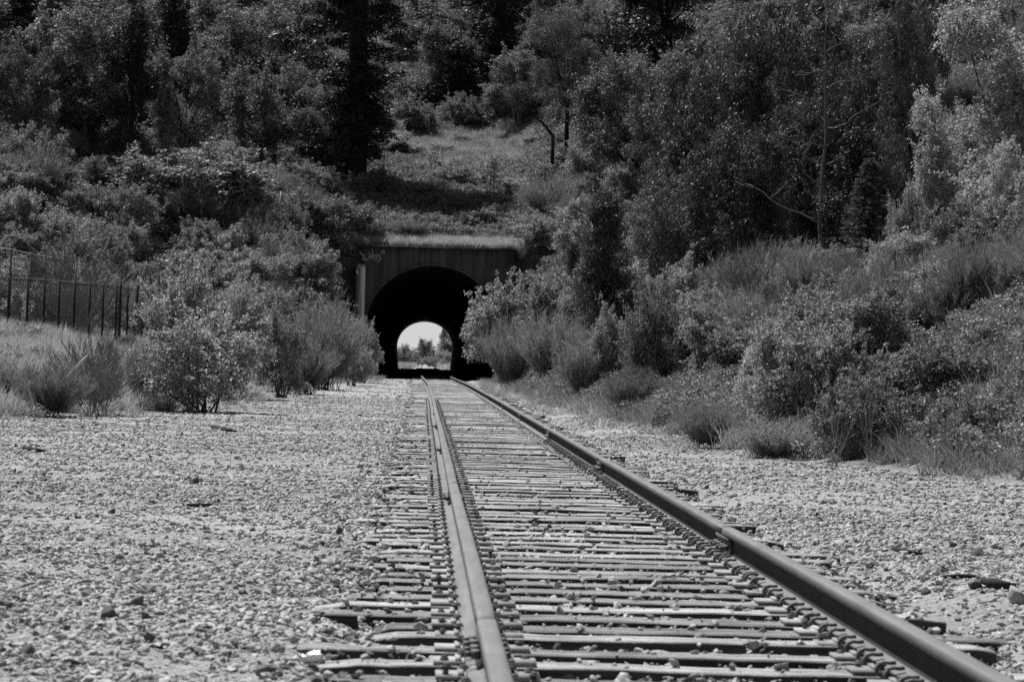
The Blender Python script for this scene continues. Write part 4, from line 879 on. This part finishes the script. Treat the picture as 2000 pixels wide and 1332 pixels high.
strew('portal_grass', 9000, WX0 - 1, WX1 + 2, YP + 0.65, YP + 9, lambda x, y: gs.random(len(x)) < np.clip(1.1 - (y - YP) / 9, 0, 1), DRY, 0.6, 1.1, 'pale dry grass along the top of the portal wall', 'grass')
strew('clearing_grass', 16000, -5, 10, 174, 208, clear, DRY + GRN + LFS[:2], 0.5, 1.5, 'pale dry grass of the sunlit clearing above the tunnel', 'grass')
strew('slope_grass', 9000, WX0 - 1, WX1 + 3, YP + 3, YP + 22, lambda x, y: ~clear(x, y), GRN[:2] + LFD + LFD + LFY[:1], 0.6, 1.3, 'dull grass on the shaded slope above the portal', 'grass')
strew('hill_undergrowth', 60000, -45, 60, 112, 255, lambda x, y: ~clear(x, y) & ~over(x, y) & ((y > YP + 1) | outL(x, y, 0.6) | outR(x, y, 0.6)), LFY + LFD + LFS[:1] + GRN[:2], 0.9, 1.7, 'dense low leafy undergrowth covering the wooded hill', 'undergrowth')
strew('edge_weeds', 5500, -9, 7, 34, 150, lambda x, y: (np.maximum(xl(y) - x, x - xr(y)) > -0.9) & (np.maximum(xl(y) - x, x - xr(y)) < 0.3) & (vnoise(x, y, 0.9, 6) > 0.0), DRY + GRN[:2] + LFS, 0.25, 0.8, 'thin weeds straggling out over the edge of the gravel', 'grass')

# dead tree with bare upturned branches
def dead_tree(px, base_d, top_py, label):
    r = ray(px, top_py); x, y = r[0] * base_d, base_d; z0 = float(H(x, y)); h = CAMZ + r[2] * base_d - z0
    o = empty('dead_tree', (x, y, z0)); tag(o, label, 'tree'); g = np.random.default_rng(33)
    m_ = MB(); zz = np.linspace(-0.2, h, 16); tx = np.cumsum(g.normal(0, 0.035, 16)); ty = np.cumsum(g.normal(0, 0.03, 16)); tx -= np.linspace(0, tx[-1], 16); TP = np.stack([tx, ty, zz], 1)
    m_.tube(TP, np.linspace(0.08, 0.012, 16), 7); link('trunk', m_.data('trunk', DEADBARK), o)
    def crooked(m_, p, d, ln, r_, lvl):
        k = 9; P = [np.array(p)]; dd = nrm(np.array(d))
        for i in range(k):
            dd = nrm(dd + g.normal(0, 0.22, 3) + np.array([0, 0, 0.07])); P.append(P[-1] + dd * ln / k)
            if lvl < 2 and i >= 2 and g.random() < (0.55 if lvl == 0 else 0.35): crooked(m_, P[-1], nrm(dd + g.normal(0, 0.75, 3) + np.array([0, 0, 0.25])), ln * g.uniform(0.25, 0.5) * (1.1 - i / k * 0.5), r_ * 0.55, lvl + 1)
        m_.tube(P, np.linspace(r_, r_ * 0.22, k + 1), 5 if lvl == 0 else 4)
    for t, sd, ln in ((0.28, -1, 2.9), (0.36, 1, 2.0), (0.42, -1, 2.4), (0.50, 1, 2.8), (0.55, -1, 1.6), (0.63, 1, 2.3), (0.70, -1, 1.9), (0.78, 1, 1.2), (0.84, -1, 1.0), (0.90, 1, 0.7), (0.93, -1, 0.5)):
        i = int(t * 15); m_ = MB(); crooked(m_, TP[i], (sd, g.normal(0, 0.5), g.uniform(0.0, 0.5)), ln, 0.028 * (1.2 - t * 0.6), 0); link('branch', m_.data('branch', DEADBARK), o)
dead_tree(1614, 86.0, 28, 'bare dead tree with pale upturned branches before the glossy drooping trees')
def bleached(name, pxs, d, r_, lab):
    P = np.array([ray(a, c) * d + np.array([0, 0, CAMZ]) for a, c in pxs]); stick(name, P, r_, PALEBARK, lab, 'branch')
bleached('bleached_branch', [(130, 740), (146, 722), (160, 706), (170, 695)], 49.0, [0.03, 0.03, 0.025, 0.015], 'bleached bare branch leaning in the grass beside the twiggy bush')
bleached('bleached_stump', [(62, 802), (64, 785), (56, 762), (53, 752), (60, 745)], 47.5, [0.03, 0.028, 0.024, 0.018, 0.008], 'bleached crooked dead stem rising from the low broom at the gravel edge')

# ------------------------------------------------------------------ fences on the left bank
BLACKPOST = noise_mat('dark_fence_post', 0.012, 0.03, 12, 0.7); WIRE = noise_mat('fence_wire', 0.05, 0.09, 12, 0.6); PALERAIL = noise_mat('galvanised_rail', 0.30, 0.42, 10, 0.5, spec=0.5)
def fence(name, posts, label, rail_mat, wires, post_w=0.075, wire_step=0.068, extra=None, height=1.75):
    p0 = ray(posts[0][0], posts[0][1]) * posts[0][2]; o = empty(name, (p0[0], p0[1], float(H(p0[0], p0[1])))); tag(o, label, 'fence'); org = np.array(o.location)
    T = []
    for px, py, d, *big in posts:
        t = ray(px, py) * d + np.array([0, 0, CAMZ]); T.append(t); zb = min(float(H(t[0], t[1])) - 0.1, t[2] - height); w_ = post_w * (1.45 if big else 1); zt_ = t[2] + (0.34 if big else 0.05)
        m_ = MB(); m_.box(((t[0] - org[0]), t[1] - org[1], (zb + zt_) / 2 - org[2]), (w_, w_, zt_ - zb)); m_.box(((t[0] - org[0]), t[1] - org[1], zt_ + 0.02 - org[2]), (w_ * 1.15, w_ * 1.15, 0.04), taper=0.5)
        link('gate_post' if big else 'post', m_.data('post', BLACKPOST), o)
    T = np.array(T)
    for i in range(len(T) - 1):
        m_ = MB(); m_.tube([T[i] - org - [0, 0, 0.03], T[i + 1] - org - [0, 0, 0.03]], 0.024, 6); link('top_rail', m_.data('top_rail', rail_mat), o)
        m_ = MB(); nw = wires
        for q in range(nw): 
            dz = 0.10 + wire_step * q; m_.tube([T[i] - org - [0, 0.02, dz], T[i + 1] - org - [0, 0.02, dz]], 0.0085, 4)
        for q in range(8):
            a = T[i] + (T[i + 1] - T[i]) * (q + 0.5) / 8 - org; m_.tube([a - [0, 0.01, 0.08], a - [0, 0.01, 0.10 + wire_step * nw]], 0.004, 3)
        tag(link('wire_panel', m_.data('wire_panel', WIRE), o), kind='stuff')
    return o
fence('mesh_fence', [(-26, 537, 87.8), (18, 541, 90), (55, 543, 92.2), (87, 545, 94.4), (116, 548, 96.6), (146, 551, 98.8), (176, 553, 101), (202, 555, 103.2), (228, 557, 105.4), (235, 558, 106.0, 1), (250, 561, 109), (268, 563, 112, 1), (279, 566, 115), (289, 567, 117.5), (298, 568, 120), (307, 570, 122.5)],
      'long wire mesh fence on dark posts along the top of the left grass bank', noise_mat('dull_rail', 0.07, 0.13, 10, 0.6), 23)
rf = fence('rear_fence', [(-30, 478, 104), (22, 486, 107), (61, 495, 110), (90, 500, 112), (116, 505, 114), (138, 535, 116)], 'short fence with a pale top rail on rising ground behind the long mesh fence', PALERAIL, 8, 0.06, 0.2)
a_ = ray(63, 500) * 110.6; c_ = ray(88, 503) * 111.8
m_ = MB(); m_.box((0, 0, 0), (np.linalg.norm((c_ - a_)[:2]), 0.03, 1.0), math.atan2((c_ - a_)[1], (c_ - a_)[0])); pn = link('screen_panel', m_.data('screen_panel', noise_mat('grey_sheet', 0.07, 0.10, 3, 0.7)), rf)
pn.location = Vector(tuple((a_ + c_) / 2 + np.array([0, 0, CAMZ - 0.5]))) - rf.location

# bleached posts on the left slope
for px, y0_, y1_, lab in ((525, 392, 420, 'bleached short post standing among brambles on the left slope'), (549, 400, 425, 'bleached leaning post beside the taller one among the brambles')):
    x, y, _ = solve(px, y0_, 1.6, 100); z = float(H(x, y)); m_ = MB(); m_.tube([(0, 0, -0.2), (0.02, 0, 0.9), (0.05 if px > 530 else 0.0, 0, 1.75)], [0.07, 0.065, 0.05], 7)
    o = link('bleached_post', m_.data('bleached_post', PALEBARK)); o.location = (x, y - 1.2, z + 0.4); tag(o, lab, 'post')

# slanting bare limb of the feathery tree over the clearing
x, y, _ = solve(1080, 190, 5.0, 172); P = np.array([ray(a, c) * y + np.array([0, 0, CAMZ]) for a, c in ((1079, 303), (1080, 262), (1058, 240), (1046, 228), (1036, 212), (1018, 200), (1008, 188))]); P[0, 2] = float(H(P[0, 0], y)) - 0.1
m_ = MB(); m_.tube(P[:2], [0.13, 0.11], 7); tq = np.linspace(0, 5, 24); Q = np.stack([np.interp(tq, range(6), P[1:, k]) for k in range(3)], 1); Q = np.stack([np.convolve(np.pad(Q[:, k], 3, 'edge'), np.ones(7) / 7, 'valid') for k in range(3)], 1) + np.random.default_rng(4).normal(0, 0.02, (24, 3)); Q[0] = P[1] - [0, 0, 0.1]; Q[1] = Q[0] * 0.5 + Q[2] * 0.5; m_.tube(Q, np.linspace(0.095, 0.03, 24), 6); o = link('forked_tree_trunk', None) if False else empty('crooked_tree', tuple(P[0] + [0, 0, 0.1])); tag(o, 'small crooked tree with a bent bare limb at the lower edge of the clearing', 'tree')
me = m_.data('trunk', DARKBARK); me.transform(Matrix.Translation(-o.location)); link('trunk', me, o)
g = np.random.default_rng(91); Cc = np.concatenate([P[-1] + g.normal(0, 0.5, (9, 3)) * [1.2, 0.8, 0.55], P[1] + [0.3, 0, 1.6] + g.normal(0, 0.5, (10, 3)) * [0.8, 0.8, 1.2]]); V, F = cloud(g, Cc, np.full(19, 0.5), 9000, 0.11, 0.03); V = V - np.array(o.location)
link('crown', mesh('crown', V, F, LEAF['soft']), o)

# ------------------------------------------------------------------ beyond the far portal
def farput(kind, px, d, w, h, lab, var=0):
    r = ray(px, 702); put(kind, r[0] * d, d, w, h, lab, None, var)
farput('shrub', 786, 362, 3.0, 3.2, 'shrub seen through the tunnel at the left edge of the far opening'); farput('shrub', 803, 388, 3.0, 2.2, 'low shrub seen through the tunnel next to the dark bush', 1); farput('bramble', 792, 376, 4.0, 1.5, 'bramble seen through the tunnel below the far shrubs')
farput('oak', 825, 430, 3.6, 4.4, 'dark rounded bush seen in the middle of the far tunnel opening', 1); farput('shrub', 836, 415, 2.6, 1.5, 'low bush seen through the tunnel in front of the dark rounded one', 2)
farput('oak', 884, 392, 4.4, 7.0, 'tree seen through the tunnel at the right edge of the far opening', 0); farput('shrub', 872, 375, 3.2, 2.5, 'shrub seen through the tunnel below the far tree', 3); farput('broom', 858, 385, 3.2, 1.9, 'pale broom seen through the tunnel below the far shed', 1); farput('broom', 848, 420, 4.0, 1.8, 'pale broom seen through the tunnel beside the low bush', 2)
farput('bramble', 815, 520, 10, 2.0, 'distant thicket closing the view through the tunnel', 1); farput('bramble', 850, 540, 12, 2.2, 'distant thicket before the far shed seen through the tunnel', 2)
r = ray(868, 702); X0, D0 = r[0] * 470, 470.0; sh = empty('pale_shed', (X0, D0, 0)); tag(sh, 'pale shed with a flat white roof seen through the tunnel', 'shed'); WHT = noise_mat('white_roof', 0.7, 0.8, 2, 0.6); WL = noise_mat('shed_wall', 0.25, 0.35, 2, 0.8)
for nm, c, d, mt in (('wall', (0, 0, 1.1), (2.8, 3.0, 2.2), WL), ('roof', (0, 0, 2.45), (3.2, 3.4, 0.5), WHT), ('annex_wall', (-1.95, 0.2, 1.2), (0.9, 2.2, 2.4), WL), ('annex_roof', (-1.95, 0.2, 2.75), (1.0, 2.4, 0.7), WHT)):
    m_ = MB(); m_.box(c, d); link(nm, m_.data(nm, mt), sh)
for wx in (-0.8, 0.2, 0.9): m_ = MB(); m_.box((wx, -1.52, 1.4), (0.5, 0.05, 0.6)); link('window', m_.data('window', DARKROCK), sh)
gs = np.random.default_rng(98)
strew('far_grass', 5000, -14, 14, 336, 470, lambda x, y: (np.abs(x - trackx(y)) > 1.6) & (np.abs(x) < 9), DRY + LFS, 0.9, 1.6, 'pale grass beyond the far end of the tunnel', 'grass')
